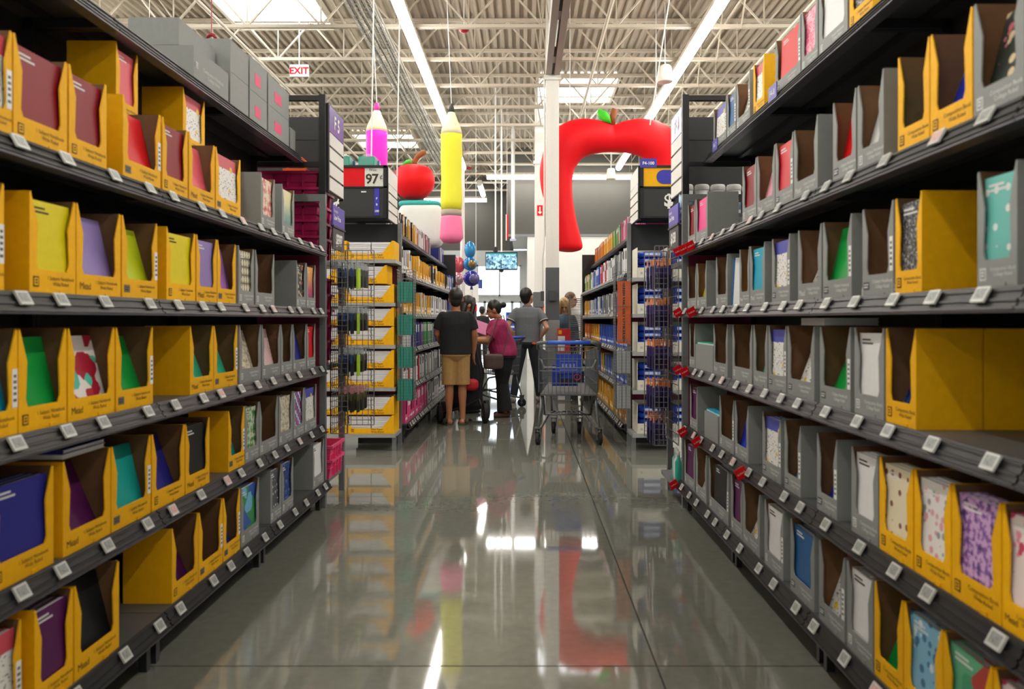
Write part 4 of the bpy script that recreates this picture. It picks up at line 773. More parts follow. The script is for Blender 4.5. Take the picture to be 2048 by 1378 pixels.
# ================================================================ inflatables and hanging things
infl = lambda n, h: mat(n, h, .55, var=.02, scale=6, spec=.25)
def cable(o, p0, p1, r=.006, name='cable'): ob(name, MB().tube([p0, p1], r, 5).mesh(name, white), o)
def pencil(x, y, z0, zt, r, col, eras, tipc, label):
    R = root('inflatable_pencil', label, 'inflatable', (x, y, z0)); H = zt-z0; a, b, c, d = .195*H, .24*H, .775*H, .935*H
    ob('eraser', MB().lathe([(0.001, 0), (r*.75, .02), (r*1.08, .09), (r*1.06, .16), (r*.97, a-.05), (r*.93, a)], 28).mesh('eraser', eras, True), R)
    ob('ferrule', MB().lathe([(r*.93, a), (r*.95, (a+b)/2), (r*.93, b)], 28).mesh('ferrule', infl('ferrule_grey', '#a89a8e'), True), R)
    pr = [(r*.93, b)]+[(r*(.97+.03*math.sin(k*1.1)), b+(c-b)*k/10) for k in range(1, 10)]+[(r, c)]
    ob('barrel', MB().lathe(pr, 28).mesh('barrel', col, True), R)
    ob('wood_cone', MB().lathe([(r, c), (r*.9, c+(d-c)*.25), (r*.62, c+(d-c)*.6), (r*.3, d)], 28).mesh('wood_cone', infl('inflate_cream', '#e6dcb8'), True), R)
    ob('tip', MB().lathe([(r*.3, d), (r*.24, d+(H-d)*.5), (r*.14, H-.01), (.001, H)], 20).mesh('tip', tipc, True), R)
    cable(R, (0, 0, H-.01), (-.1, 0, 7.03-z0)); return R
pencil(-1.136, 12.3, 2.5, 4.715, .172, infl('inflate_yellow', '#e3df3c'), infl('inflate_pink', '#f07aa6'), infl('inflate_black', '#3a3a38'), 'inflatable yellow pencil with pink eraser hanging over left shelves')
pencil(-2.52, 13.4, 2.75, 5.04, .185, infl('inflate_magenta', '#d829c4'), infl('inflate_pink', '#f07aa6'), infl('inflate_hot_pink', '#e23a9c'), 'inflatable magenta pencil hanging behind the 97 cent header')
def apple(name, c, r, label):
    R = root(name, label, 'inflatable', c); n = 40; k = 24; vs = []
    q = MB(); rr = []
    for i in range(k+1):
        t = PI*i/k; rad = math.sin(t)*(1+.1*math.cos(t)); z = -math.cos(t)*.98*-1
        z = math.cos(t)*(1.0) - .22*math.exp(-(t/.45)**2) + .12*math.exp(-((PI-t)/.4)**2)
        rr.append(((0, 0, z*r), (rad*r*1.06, 0, 0), (0, rad*r*1.06, 0)))
    q.rings(rr, n); ob('fruit', q.mesh('fruit', infl('inflate_red', '#e80f1c'), True), R)
    ob('stem', MB().tube([(0, 0, r*.7), (.01, 0, r*1.05), (.06, 0, r*1.3), (.15, 0, r*1.5), (.2, 0, r*1.52)], [.05, .045, .045, .05, .03], 10).mesh('stem', infl('inflate_brown', '#8e5230'), True), R)
    ob('leaf', MB().rings([((-.02, -.05, r*.9), (.01, 0, 0), (0, .01, 0)), ((-.08, -.06, r*.98), (.03, 0, .05), (0, .03, 0)), ((-.15, -.07, r*.9), (.03, 0, .06), (0, .03, 0)), ((-.2, -.08, r*.8), (.006, 0, .01), (0, .01, 0))], 10).mesh('leaf', infl('inflate_green', '#4fae3e'), True), R); return R
apple('inflatable_apple', P(828, 364, 13.0), .325, 'round inflatable red apple with stem above the left shelves')
wb = P(843, 440, 13.0); wr = root('inflatable_book_stack', 'white inflatable block with teal top edge under the round apple', 'inflatable', (wb.x, 13.0, 2.505))
def puff(w, d, h, n=2.6, k=14, m=40):
    q = MB(); vs = []; fs = []
    for i in range(k+1):
        t = -PI/2+PI*i/k
        for j in range(m):
            u = 2*PI*j/m; f = lambda v: math.copysign(abs(v)**(2/n), v)
            vs.append((w/2*f(math.cos(t))*f(math.cos(u)), d/2*f(math.cos(t))*f(math.sin(u)), h/2*(1+f(math.sin(t)))))
    for i in range(k):
        for j in range(m): fs.append((i*m+j, i*m+(j+1) % m, (i+1)*m+(j+1) % m, (i+1)*m+j))
    q.add(vs, fs); return q
ob('white_block', puff(.74, .5, .72, 5).mesh('white_block', infl('inflate_white', '#dcdfe0'), True), wr); o = ob('teal_edge', puff(.7, .46, .1, 4).mesh('teal_edge', infl('inflate_teal', '#3fb3b6'), True), wr, (-.02, 0, .67))
# red apple arch
def smooth_path(pts, sub=6):
    out = []; n = len(pts)
    for i in range(n-1):
        p0, p1, p2, p3 = pts[max(i-1, 0)], pts[i], pts[i+1], pts[min(i+2, n-1)]
        for s in range(sub):
            t = s/sub; out.append(tuple(.5*((2*b)+(-a+c)*t+(2*a-5*b+4*c-d)*t*t+(-a+3*b-3*c+d)*t**3) for a, b, c, d in zip(p0, p1, p2, p3)))
    out.append(pts[-1]); return out
OU = [(1133, 504), (1118, 502), (1108, 496), (1103, 470), (1096, 435), (1089, 405), (1081, 370), (1080, 335), (1088, 298), (1104, 265), (1135, 244), (1170, 238), (1200, 242), (1216, 247), (1226, 251)]
IN = [(1136, 504.5), (1152, 503), (1165, 495), (1160, 468), (1152, 436), (1147, 405), (1144.5, 378), (1145, 358), (1148.5, 341), (1156, 327), (1168, 315), (1186, 308), (1204, 305), (1216, 304), (1226, 304)]
sym = lambda A: A+[(2*1226-x, y) for x, y in reversed(A[:-1])]
OU, IN = smooth_path(sym(OU), 4), smooth_path(sym(IN), 4); sc = 13.6/F; ar = root('inflatable_apple_arch', 'huge red inflatable apple arch with leaf and stem behind column', 'inflatable', (P(1226, 0, 13.6).x, 13.6, P(0, 505, 13.6).z))
rg_ = []
for (a, b), (c, d) in zip(OU, IN):
    A = Vector(((a-1226)*sc, 0, (505-b)*sc)); C = Vector(((c-1226)*sc, 0, (505-d)*sc)); h = (A-C)/2; rg_.append(((A+C)/2, h, (0, max(h.length*.95, .01), 0)))
ob('arch_tube', MB().rings(rg_, 28).mesh('arch_tube', infl('inflate_red', '#e80f1c'), True), ar)
ob('stem', MB().tube([(-.02, 0, 2.2), (-.02, -.05, 2.34), (.03, -.06, 2.48)], [.065, .06, .055], 12).mesh('stem', infl('inflate_brown', '#8e5230'), True), ar)
lf = MB(); lf.rings([((-.06, -.12, 2.22), (.02, 0, 0), (0, .02, .0)), ((-.13, -.13, 2.3), (.06, 0, .05), (0, .05, 0)), ((-.2, -.12, 2.38), (.07, 0, .05), (0, .05, 0)), ((-.25, -.1, 2.44), (.03, 0, .03), (0, .03, 0)), ((-.27, -.1, 2.47), (.004, 0, .004), (0, .004, 0))], 12); ob('leaf', lf.mesh('leaf', infl('inflate_leaf_green', '#45c32a'), True), ar)
for xx in (-.75, .75): cable(ar, (xx, 0, 2.2), (xx, 0, 7.03-ar.location.z))
# exit sign, pendants, detectors, banner, poles, television
ex = P(598, 141, 14.2); r = root('exit_sign', 'white exit sign with red letters hanging under the joists', 'exit sign', (ex.x, 14.2, ex.z)); ob('case', MB().box(-.17, 0, -.11, .17, .05, .11).mesh('case', mat('exit_white', '#e9e4e4', .4)), r); ob('lettering', text_mesh('EXIT', .17, red, 'CENTER', bold=.004), r, (0, -.003, -.06)); cable(r, (0, .02, .11), (0, .02, 7.03-ex.z), .012, 'stem')
for px, py, Y, lab in ((1330, 148, 14, 'white drum pendant speaker beside the right lamp row'), (1222, 348, 22, 'white drum pendant speaker seen under the red arch')):
    p = P(px, py, Y); r = root('pendant_speaker', lab, 'speaker', p); ob('drum', MB().lathe([(.001, -.15), (.13, -.15), (.14, -.14), (.11, .12), (.09, .15), (.001, .155)], 24).mesh('drum', mat('pendant_white', '#e0d6cc', .5), True), r); cable(r, (0, 0, .15), (0, 0, 7.03-p.z), .008)
for px, py, Y, lab in ((928, 60, 13.4, 'small red alarm disc under the joist, left of the column'), (938, 337, 25, 'small red alarm disc far away above the dark wall')):
    p = P(px, py, Y); r = ob('alarm_strobe', MB().lathe([(.001, -.05), (.05, -.045), (.09, -.01), (.09, .03), (.05, .05), (.001, .05)], 18).mesh('alarm_strobe', mat('alarm_red', '#9c1c26', .4), True), None, p, 0, lab, 'alarm'); cable(r, (0, 0, .05), (0, 0, 7.03-p.z), .01, 'stem')
p = P(299, 51, 9.0); r = ob('hanging_banner', MB().box(-.18, 0, -.07, .18, .01, .07).mesh('hanging_banner', red), None, p, 0, 'red hanging banner over the left shelves', 'banner'); cable(r, (0, 0, .07), (0, 0, 7.03-p.z), .004)
p = P(423, 70, 9.0); r = ob('ribbon_bow', MB().ell((0, 0, 0), (.045, .03, .02), n=10).ell((.03, 0, -.015), (.04, .03, .015), Matrix.Rotation(.6, 3, 'Y'), n=10).ell((-.03, 0, -.015), (.04, .03, .015), Matrix.Rotation(-.6, 3, 'Y'), n=10).mesh('ribbon_bow', mat('bow_red', '#8e1428', .5), True), None, p, 0, 'dark red ribbon bow hanging on a red cord', 'ribbon'); ob('cord', MB().tube([(0, 0, 0), (0, 0, 7.03-p.z)], .006, 5).mesh('cord', bpy.data.materials['bow_red']), r)
for px0, px1, Y, lab in ((754, 740, 8.5, 'thin white hanging cord left of the apple'), (806, 792, 8.5, 'thin white hanging cord crossing the round red apple'), (1385, 1300, 9.5, 'thin white slanting cord right of the right lamp row')):
    a = P(px0, -60, Y); b = P(px1, 470 if px0 < 900 else 250, Y); a.z = 7.03
    ob('hanging_string', MB().tube([(a.x-b.x, 0, a.z-b.z), (0, 0, 0)], .008, 5).mesh('hanging_string', white), None, b, 0, lab, 'cord')
tv = P(1003, 522, 20); r = root('hanging_screen', 'flat television hanging from a ceiling pole in front of entrance', 'television', (tv.x, 20, tv.z))
ob('case', MB().box(-.41, 0, -.23, .41, .05, .23).mesh('case', black), r)
scm = pat('screen_picture', 'tri', '#5f8ea6', '#8fb4c4', '#31506a', scale=1.6); bb = scm.node_tree.nodes['Principled BSDF']; bb.inputs['Emission Strength'].default_value = .9; scm.node_tree.links.new(bb.inputs['Base Color'].links[0].from_socket, bb.inputs['Emission Color'])
ob('screen', MB().box(-.395, -.004, -.2, .395, 0, .2).mesh('screen', scm), r); ob('top_bar', MB().box(-.395, -.006, .17, .395, -.003, .2).mesh('top_bar', mat('screen_teal', '#1c8a9c', .4, emis=.5)), r)
ob('pole', MB().tube([(0, .03, .2), (0, .03, 7.03-tv.z)], .02, 8).mesh('pole', white), r); ob('mount', MB().lathe([(.001, -.3), (.05, -.27), (.06, -.23)], 10).mesh('mount', black), r)
for px, y0, Y, rr, lab in ((991, 495, 19, .018, 'thin white ceiling pole left of the hanging television'), (1026, 478, 23, .055, 'thick white pole hanging by the dark grey wall'), (925, 520, 15.5, .045, 'white post standing behind the yellow pencil')):
    b = P(px, y0, Y); 
    if px == 925: b.z = 0
    top = 4.3 if px == 925 else 7.03
    o = ob('ceiling_pole', MB().tube([(0, 0, 0), (0, 0, top-b.z)], rr, 10).mesh('ceiling_pole', white), None, b, 0, lab, 'pole')
    if px == 991: ob('camera_head', MB().lathe([(.001, -.12), (.06, -.1), (.06, 0), (.02, .02)], 12).mesh('camera_head', black), o)
    if px == 1026: ob('foot_cap', MB().box(-.09, -.09, -.06, .09, .09, 0).mesh('foot_cap', mat('cap_lilac', '#b9bcd8', .5)), o)
p = P(1014, 455, 21); ob('hanging_banner', MB().box(-.035, 0, -.35, -.005, .01, .35, 0).box(-.005, 0, -.3, .035, .01, .35, 1).mesh('hanging_banner', [white, red]), None, (p.x, 21, p.z), 0, 'narrow red and white banner by the grey wall', 'banner'); cable(bpy.data.objects['hanging_banner.001'], (0, 0, .35), (0, 0, 7.03-p.z), .006)
# register light, banner, kiosk, blue stand
r = root('register_sign', 'white register sign numbered 1 and 2 above a red band', 'sign', (-1.2, 17.5, 0)); x = -1.2
def px_x(px, Y): return (px-VX)*Y/F
ob('pole', MB().tube([(0, .1, 0), (0, .1, 2.0)], .03, 8).mesh('pole', metal_g), r)
ob('left_panel', MB().prism([(px_x(930, 17.5)-x, 1.55), (px_x(944, 17.5)-x, 1.62), (px_x(944, 17.5)-x, 2.15), (px_x(930, 17.5)-x, 2.15)], lambda u, v, w: (u, w, v), 0, .03).mesh('left_panel', white), r)
ob('right_panel', MB().prism([(px_x(945, 17.5)-x, 1.6), (px_x(957, 17.5)-x, 1.72), (px_x(957, 17.5)-x, 2.1), (px_x(945, 17.5)-x, 2.1)], lambda u, v, w: (u, w, v), .01, .03).mesh('right_panel', white), r)
ob('lettering', text_mesh('1', .1, ink_b, bold=.004), r, (px_x(935, 17.5)-x, -.004, 1.76)); ob('lettering', text_mesh('2', .1, ink_b, bold=.004), r, (px_x(947, 17.5)-x, -.004, 1.66))
ob('red_band', MB().box(px_x(928, 17.5)-x, -.02, 1.5, px_x(953, 17.5)-x, .2, 1.66).mesh('red_band', red), r); ob('cabinet', MB().box(px_x(930, 17.5)-x, -.01, 0, px_x(952, 17.5)-x, .3, 1.5).mesh('cabinet', mat('cabinet_dark', '#3b3d40', .5)), r)
p = P(952, 568, 21); ob('hanging_banner', MB().box(-.17, 0, -.12, .17, .02, .12).mesh('hanging_banner', mat('banner_blue', '#31499c', .5)), None, p, 0, 'small blue banner hanging near the entrance window', 'banner'); cable(bpy.data.objects['hanging_banner.002'], (0, 0, .12), (0, 0, 7.03-p.z), .006)
r = root('kiosk', 'dark grey kiosk standing beside the man', 'kiosk', (px_x(1077, 19), 19, 0)); ob('body', MB().box(-.11, 0, 0, .11, .3, 1.62).mesh('body', mat('kiosk_grey', '#4d5053', .5)), r); ob('head', MB().box(-.13, -.03, 1.62, .13, .33, 1.98).mesh('head', mat('kiosk_head', '#5a5d60', .5)), r); ob('side_lamp', MB().box(.11, .0, 1.2, .14, .1, 1.7).mesh('side_lamp', orange), r)
r = root('poster_stand', 'blue poster stand with white lines behind the woman', 'stand', (px_x(1022, 20), 20, 0)); ob('board', MB().box(-.13, 0, .35, .13, .03, 1.5).mesh('board', blue), r); q = MB()
for k in range(8): q.box(-.1, -.004, .45+.13*k, .1, 0, .5+.13*k)
ob('white_lines', q.mesh('white_lines', mat('pale_lines', '#c9d6f2', .5)), r); ob('foot', MB().box(-.15, -.1, 0, .15, .15, .35).mesh('foot', metal_g), r)
# red and white cartons, wire basket tower (right of the column)
rwm = mat('carton_red', '#c8202c', .5)
for k in range(3):
    r = ob('appliance_carton', MB().box(0, 0, 0, .2, .3, .385).mesh('appliance_carton', rwm if k == 2 else FC['grey']), None, (px_x(1116, 12.4), 12.4, .001+.387*k), 0, ['grey carton with white label, lowest of the stack right of column', 'grey carton with white label, middle of the stack right of column', 'red and white carton topping the stack below the blonde woman'][k], 'carton', 'red and white cartons'); ob('white_label', MB().box(.0, -.003, .03, .11, 0, .27).mesh('white_label', white), r); ob('yellow_tag', MB().box(.01, -.004, .3, .06, 0, .36).mesh('yellow_tag', yel), r)
r = root('basket_tower', 'tall wire basket tower standing at the far right shelf end', 'basket tower', (.76, 12.75, 0))
q = MB()
for xx in (0, .2):
    for yy in (0, .25): q.tube([(xx, yy, 0), (xx, yy, 1.72)], .008, 5)
ob('frame', q.mesh('frame', wire_m), r)
for k in range(6):
    q = MB(); 
    for z in [.03*i for i in range(7)]: q.tube([(0, 0, z), (.2, 0, z), (.2, .25, z), (0, .25, z)], .004, 4, closed=True)
    grid(q, (0, 0, 0), (.2, 0, 0), (0, .25, 0), 6, 6, .0025); ob('basket', q.mesh('basket', wire_m), r, (0, 0, .12+.27*k))
# foil balloons
foil = lambda n, h: mat(n, h, .18, .35, var=.12, scale=9)
def balloon(px, py, Y, rx, rz, m, label, sp=None):
    p = P(px, py, Y); r = root('foil_balloon', label, 'balloon', p); q = MB(); rr = []
    k, n = 14, 32; vs = []; fs = []
    for i in range(k+1):
        t = -PI/2+PI*i/k
        for j in range(n):
            u = 2*PI*j/n; pk_ = 1-.03*(j % 2)*abs(math.cos(t)); vs.append((rx*math.cos(u)*math.cos(t)*pk_, .55*rx*math.sin(t), rz*math.sin(u)*math.cos(t)*pk_))
    for i in range(k):
        for j in range(n): fs.append((i*n+j, i*n+(j+1) % n, (i+1)*n+(j+1) % n, (i+1)*n+j))
    ob('foil', q.add(vs, fs).mesh('foil', m, True), r); ob('neck', MB().prism([(-.015, -rz), (.015, -rz), (.03, -rz-.06), (-.03, -rz-.06)], lambda u, v, w: (u, w, v), -.003, .003).mesh('neck', m), r)
    ob('ribbon', MB().tube([(0, 0, -rz-.05), (.01, 0, -rz-.3), (0, 0, -p.z+.02)], .004, 4).mesh('ribbon', white), r)
    if sp: ob('print_patch', MB().ell((rx*.3, -.5*rx, -rz*.05), (rx*.55, .04, rz*.6), n=16).mesh('print_patch', sp, True), r)
balloon(917, 530, 15.0, .13, .16, foil('foil_rose', '#c9606a'), 'rose pink foil balloon, upper one left of the blue balloons'); balloon(914, 558, 14.8, .125, .13, foil('foil_pink', '#d48a9c'), 'pale pink foil balloon above the boy, lower left one', foil('foil_grey_pink', '#b9a0a8'))
balloon(940, 500, 15.1, .11, .17, foil('foil_sky', '#3a8fc8'), 'sky blue foil balloon, topmost of the balloon bunch'); balloon(940, 528, 14.95, .135, .13, foil('foil_azure', '#2f7fc0'), 'azure foil balloon in the middle of the bunch', foil('foil_tan', '#8a7440')); balloon(943, 557, 14.7, .155, .15, foil('foil_indigo', '#3a3aa0'), 'indigo foil balloon with greyish patch, lowest of bunch', foil('foil_lilac', '#6f6aa0'))
ob('balloon_weight', MB().lathe([(.001, 0), (.12, 0), (.12, .015), (.03, .05), (.001, .06)], 16).mesh('balloon_weight', foil('foil_silver', '#8f949c'), True), None, (-1.1, 14.9, 0), 0, 'round silver weight holding the balloon ribbons', 'weight')
# ================================================================ shopping carts
cartg = mat('cart_grey', '#74777a', .35, .5, var=.04); cart_pl = mat('cart_plastic_grey', '#5d6064', .45)
def cart(loc, rz, label, full=True):
    R = root('shopping_cart', label, 'shopping cart', loc, rz); wb, wf, D = .30, .22, .92
    # basket corner points: back top, back bottom, front top, front bottom (y grows toward the nose)
    BT = lambda s: Vector((s*wb, .02, 1.0)); BB = lambda s: Vector((s*(wb-.02), .06, .5)); FT = lambda s: Vector((s*wf, D, .92)); FB = lambda s: Vector((s*(wf-.02), D-.06, .56))
    def panel(a, b, c, d, nu, nv, name, r=.0035):
        q = MB(); L_ = lambda p, q_, t: p+(q_-p)*t
        for i in range(nu+1): t = i/nu; q.tube([L_(a, b, t), L_(d, c, t)], r, 5)
        for j in range(nv+1): t = j/nv; q.tube([L_(a, d, t), L_(b, c, t)], r*(1.5 if j in (0, nv) else 1.1), 5)
        return ob(name, q.mesh(name, cartg), R)
    panel(BT(-1), BT(1), BB(1), BB(-1), 14, 4, 'back_gate'); panel(FT(-1), FT(1), FB(1), FB(-1), 10, 4, 'front_grid')
    for s in (-1, 1): panel(BT(s), FT(s), FB(s), BB(s), 20, 4, 'side_grid')
    panel(BB(-1), BB(1), FB(1), FB(-1), 12, 10, 'base_grid')
    q = MB()
    for s in (-1, 1): q.add([BT(s)+Vector((s*.004, .01, -.1)), BT(s)+Vector((s*.0, .2, -.1)), BB(s)+Vector((-s*.0, .17, .05)), BB(s)+Vector((s*.004, .01, .05))], [(0, 1, 2, 3)])
    for s in (-1, 1): q.prism([(.02, .93), (.2, .91), (.2, .55), (.06, .53)], lambda u, v, w: (w, u, v), s*(wb-.006)-.004, s*(wb-.006)+.004)
    ob('side_guard', q.mesh('side_guard', cart_pl), R)
    ob('base_tray', MB().add([BB(-1)+Vector((0, 0, .01)), BB(1)+Vector((0, 0, .01)), FB(1)+Vector((0, 0, .01)), FB(-1)+Vector((0, 0, .01))]+[BB(-1), BB(1), FB(1), FB(-1)], [(0, 1, 2, 3), (4, 7, 6, 5), (0, 4, 5, 1), (1, 5, 6, 2), (2, 6, 7, 3), (3, 7, 4, 0)]).mesh('base_tray', mat('tray_mesh', '#5c5f62', .5, .3)), R)
    ob('handle', MB().tube([(-.21, -.045, 1.045), (.21, -.045, 1.045)], .021, 12).mesh('handle', mat('handle_blue', '#2a5cc8', .3), True), R)
    ob('handle_frame', MB().tube([(-wb, .05, .98), (-wb-.005, -.02, 1.035), (-wb+.04, -.045, 1.045), (-.2, -.045, 1.045)], .018, 10).tube([(wb, .05, .98), (wb+.005, -.02, 1.035), (wb-.04, -.045, 1.045), (.2, -.045, 1.045)], .018, 10).mesh('handle_frame', cart_pl, True), R)
    st_ = ob('child_seat_flap', MB().box(-.125, .13, .72, .13, .145, .92).mesh('child_seat_flap', mat('seat_blue', '#2148c0', .4)), R)
    q = MB(); 
    for x0, x1, z0, z1 in ((-.085, .085, .755, .76), (-.085, .085, .845, .85), (-.085, -.08, .755, .85), (.08, .085, .755, .85), (-.06, .06, .868, .874), (-.065, -.045, .785, .82), (-.03, -.01, .785, .82), (.01, .03, .785, .82), (.045, .065, .785, .82)): q.box(x0, .1265, z0, x1, .1295, z1)
    ob('seat_print', q.mesh('seat_print', mat('print_pale_blue', '#8fa4e0', .5)), st_)
    ob('seat_back', MB().box(-.16, .26, .58, .1, .275, .8).mesh('seat_back', mat('seat_blue', '#2148c0', .4)), R)
    ob('seat_bar', MB().tube([(-wb+.02, .15, .86), (-.24, .14, .78), (.24, .14, .78), (wb-.02, .15, .86)], .012, 8).mesh('seat_bar', mat('bar_pale', '#9a9da0', .4)), R)
    # frame
    q = MB()
    for s in (-1, 1):
        q.tube([(s*.27, .12, .5), (s*.275, .08, .38), (s*.3, .02, .16), (s*.285, .06, .14), (s*.2, .55, .24), (s*.15, .86, .24)], .014, 8)
        q.tube([(s*.27, .1, .5), (s*.25, .3, .46), (s*.24, .42, .26)], .012, 8); q.tube([(s*.2, .86, .56), (s*.17, .8, .4), (s*.16, .84, .24)], .012, 8)
    q.tube([(-.24, .42, .26), (.24, .42, .26)], .01, 6); q.tube([(-.15, .86, .24), (.15, .86, .24)], .01, 6)
    for k in range(7): x = -.15+.05*k; q.tube([(x*1.3, .42, .26), (x*.9, .86, .25)], .005, 5)
    ob('lower_frame', q.mesh('lower_frame', cartg, True), R)
    wh = MB(); wh.rings([((-.018, 0, 0), (0, .05, 0), (0, 0, .05)), ((-.016, 0, 0), (0, .064, 0), (0, 0, .064)), ((.016, 0, 0), (0, .064, 0), (0, 0, .064)), ((.018, 0, 0), (0, .05, 0), (0, 0, .05))], 20); whm = wh.mesh('wheel', rubber); hub = MB().rings([((-.02, 0, 0), (0, .022, 0), (0, 0, .022)), ((.02, 0, 0), (0, .022, 0), (0, 0, .022))], 12).mesh('hub', cartg)
    fk = MB(); fk.box(-.03, -.03, .04, -.022, .03, .11); fk.box(.022, -.03, .04, .03, .03, .11); fk.box(-.03, -.035, .1, .03, .035, .115); fk.box(-.03, -.012, -.012, -.022, .012, .05); fk.box(.022, -.012, -.012, .03, .012, .05); fkm = fk.mesh('caster_fork', cartg)
    for x, y in ((-.3, .02), (.3, .02), (-.14, .86), (.14, .86)):
        w_ = ob('wheel', whm, R, (x, y, .064), random.uniform(-.3, .3)); ob('hub', hub, w_); ob('caster_fork', fkm, w_)
    return R
c_main = cart((px_x(1137, 8.15), 8.12, 0), -.03, 'grey shopping cart with blue handle standing empty in the aisle'); c_main.scale = (1.06, 1, 1.02)
ad = ob('advert_board', MB().box(-.1, .18, .62, .16, .19, .74).mesh('advert_board', mat('advert_dark', '#1b2340', .4)), c_main); ob('advert_band', MB().box(-.08, .176, .665, .06, .18, .71).mesh('advert_band', blue), ad); ob('advert_ring', MB().tube([(.09+.03*math.cos(2*PI*k/16), .176, .68+.03*math.sin(2*PI*k/16)) for k in range(16)], .005, 5, closed=True).mesh('advert_ring', pinkp), ad)
cart((-.13, 11.4, 0), 1.15, 'grey shopping cart partly hidden behind the woman in magenta')
# ================================================================ people
def remesh(q, name, m, voxel, smooth=4):
    me = q.mesh(name, m); o = bpy.data.objects.new('tmp_body', me); COL.objects.link(o)
    r = o.modifiers.new('r', 'REMESH'); r.mode = 'VOXEL'; r.voxel_size = voxel
    s = o.modifiers.new('s', 'SMOOTH'); s.factor = .5; s.iterations = smooth
    dg = bpy.context.evaluated_depsgraph_get(); out = bpy.data.meshes.new_from_object(o.evaluated_get(dg)); bpy.data.objects.remove(o, do_unlink=True)
    out.name = name; out.materials.clear(); out.materials.append(m); out.polygons.foreach_set('use_smooth', [True]*len(out.polygons)); return out
def limb(q, pts, rs, n=14, ends=True):
    """tube with rounded ends through joints"""
    q.tube(pts, rs, n)
    if ends:
        for p, r in zip(pts, rs): q.ell(p, (r, r, r), n=12, k=8)
def lerp(a, b, t): return Vector(a)+(Vector(b)-Vector(a))*t
skinm = lambda n, h: mat(n, h, .5, var=.04, scale=20)
def hand(q, w, d, side, curl=.35, s=1.0):
    """palm, four unequal fingers and a thumb; d = direction of the fingers, side = towards the thumb"""
    w = Vector(w); d = Vector(d).normalized(); side = Vector(side); side = (side-d*side.dot(d)).normalized(); nrm = d.cross(side)
    c = w+d*.05*s; R = Matrix((side, nrm, d)).transposed(); q.ell(c, (.042*s, .017*s, .055*s), R, n=12, k=8)
    for k, ln in enumerate((.066, .076, .071, .055)):
        b = w+d*.085*s+side*(.03-.02*k)*s; m1 = b+(d*.6+nrm*.15)*ln*s; e = m1+(d*(1-curl)+nrm*curl)*ln*.6*s; limb(q, [b-d*.03*s, b, m1, e], [.009*s, .009*s, .0085*s, .0075*s], 8)
    b = w+d*.025*s+side*.03*s; m1 = b+(side*.7+d*.7)*.035*s; e = m1+(d*.9+side*.25)*.03*s; limb(q, [b-side*.015*s, b, m1, e], [.012*s, .012*s, .0105*s, .009*s], 8)
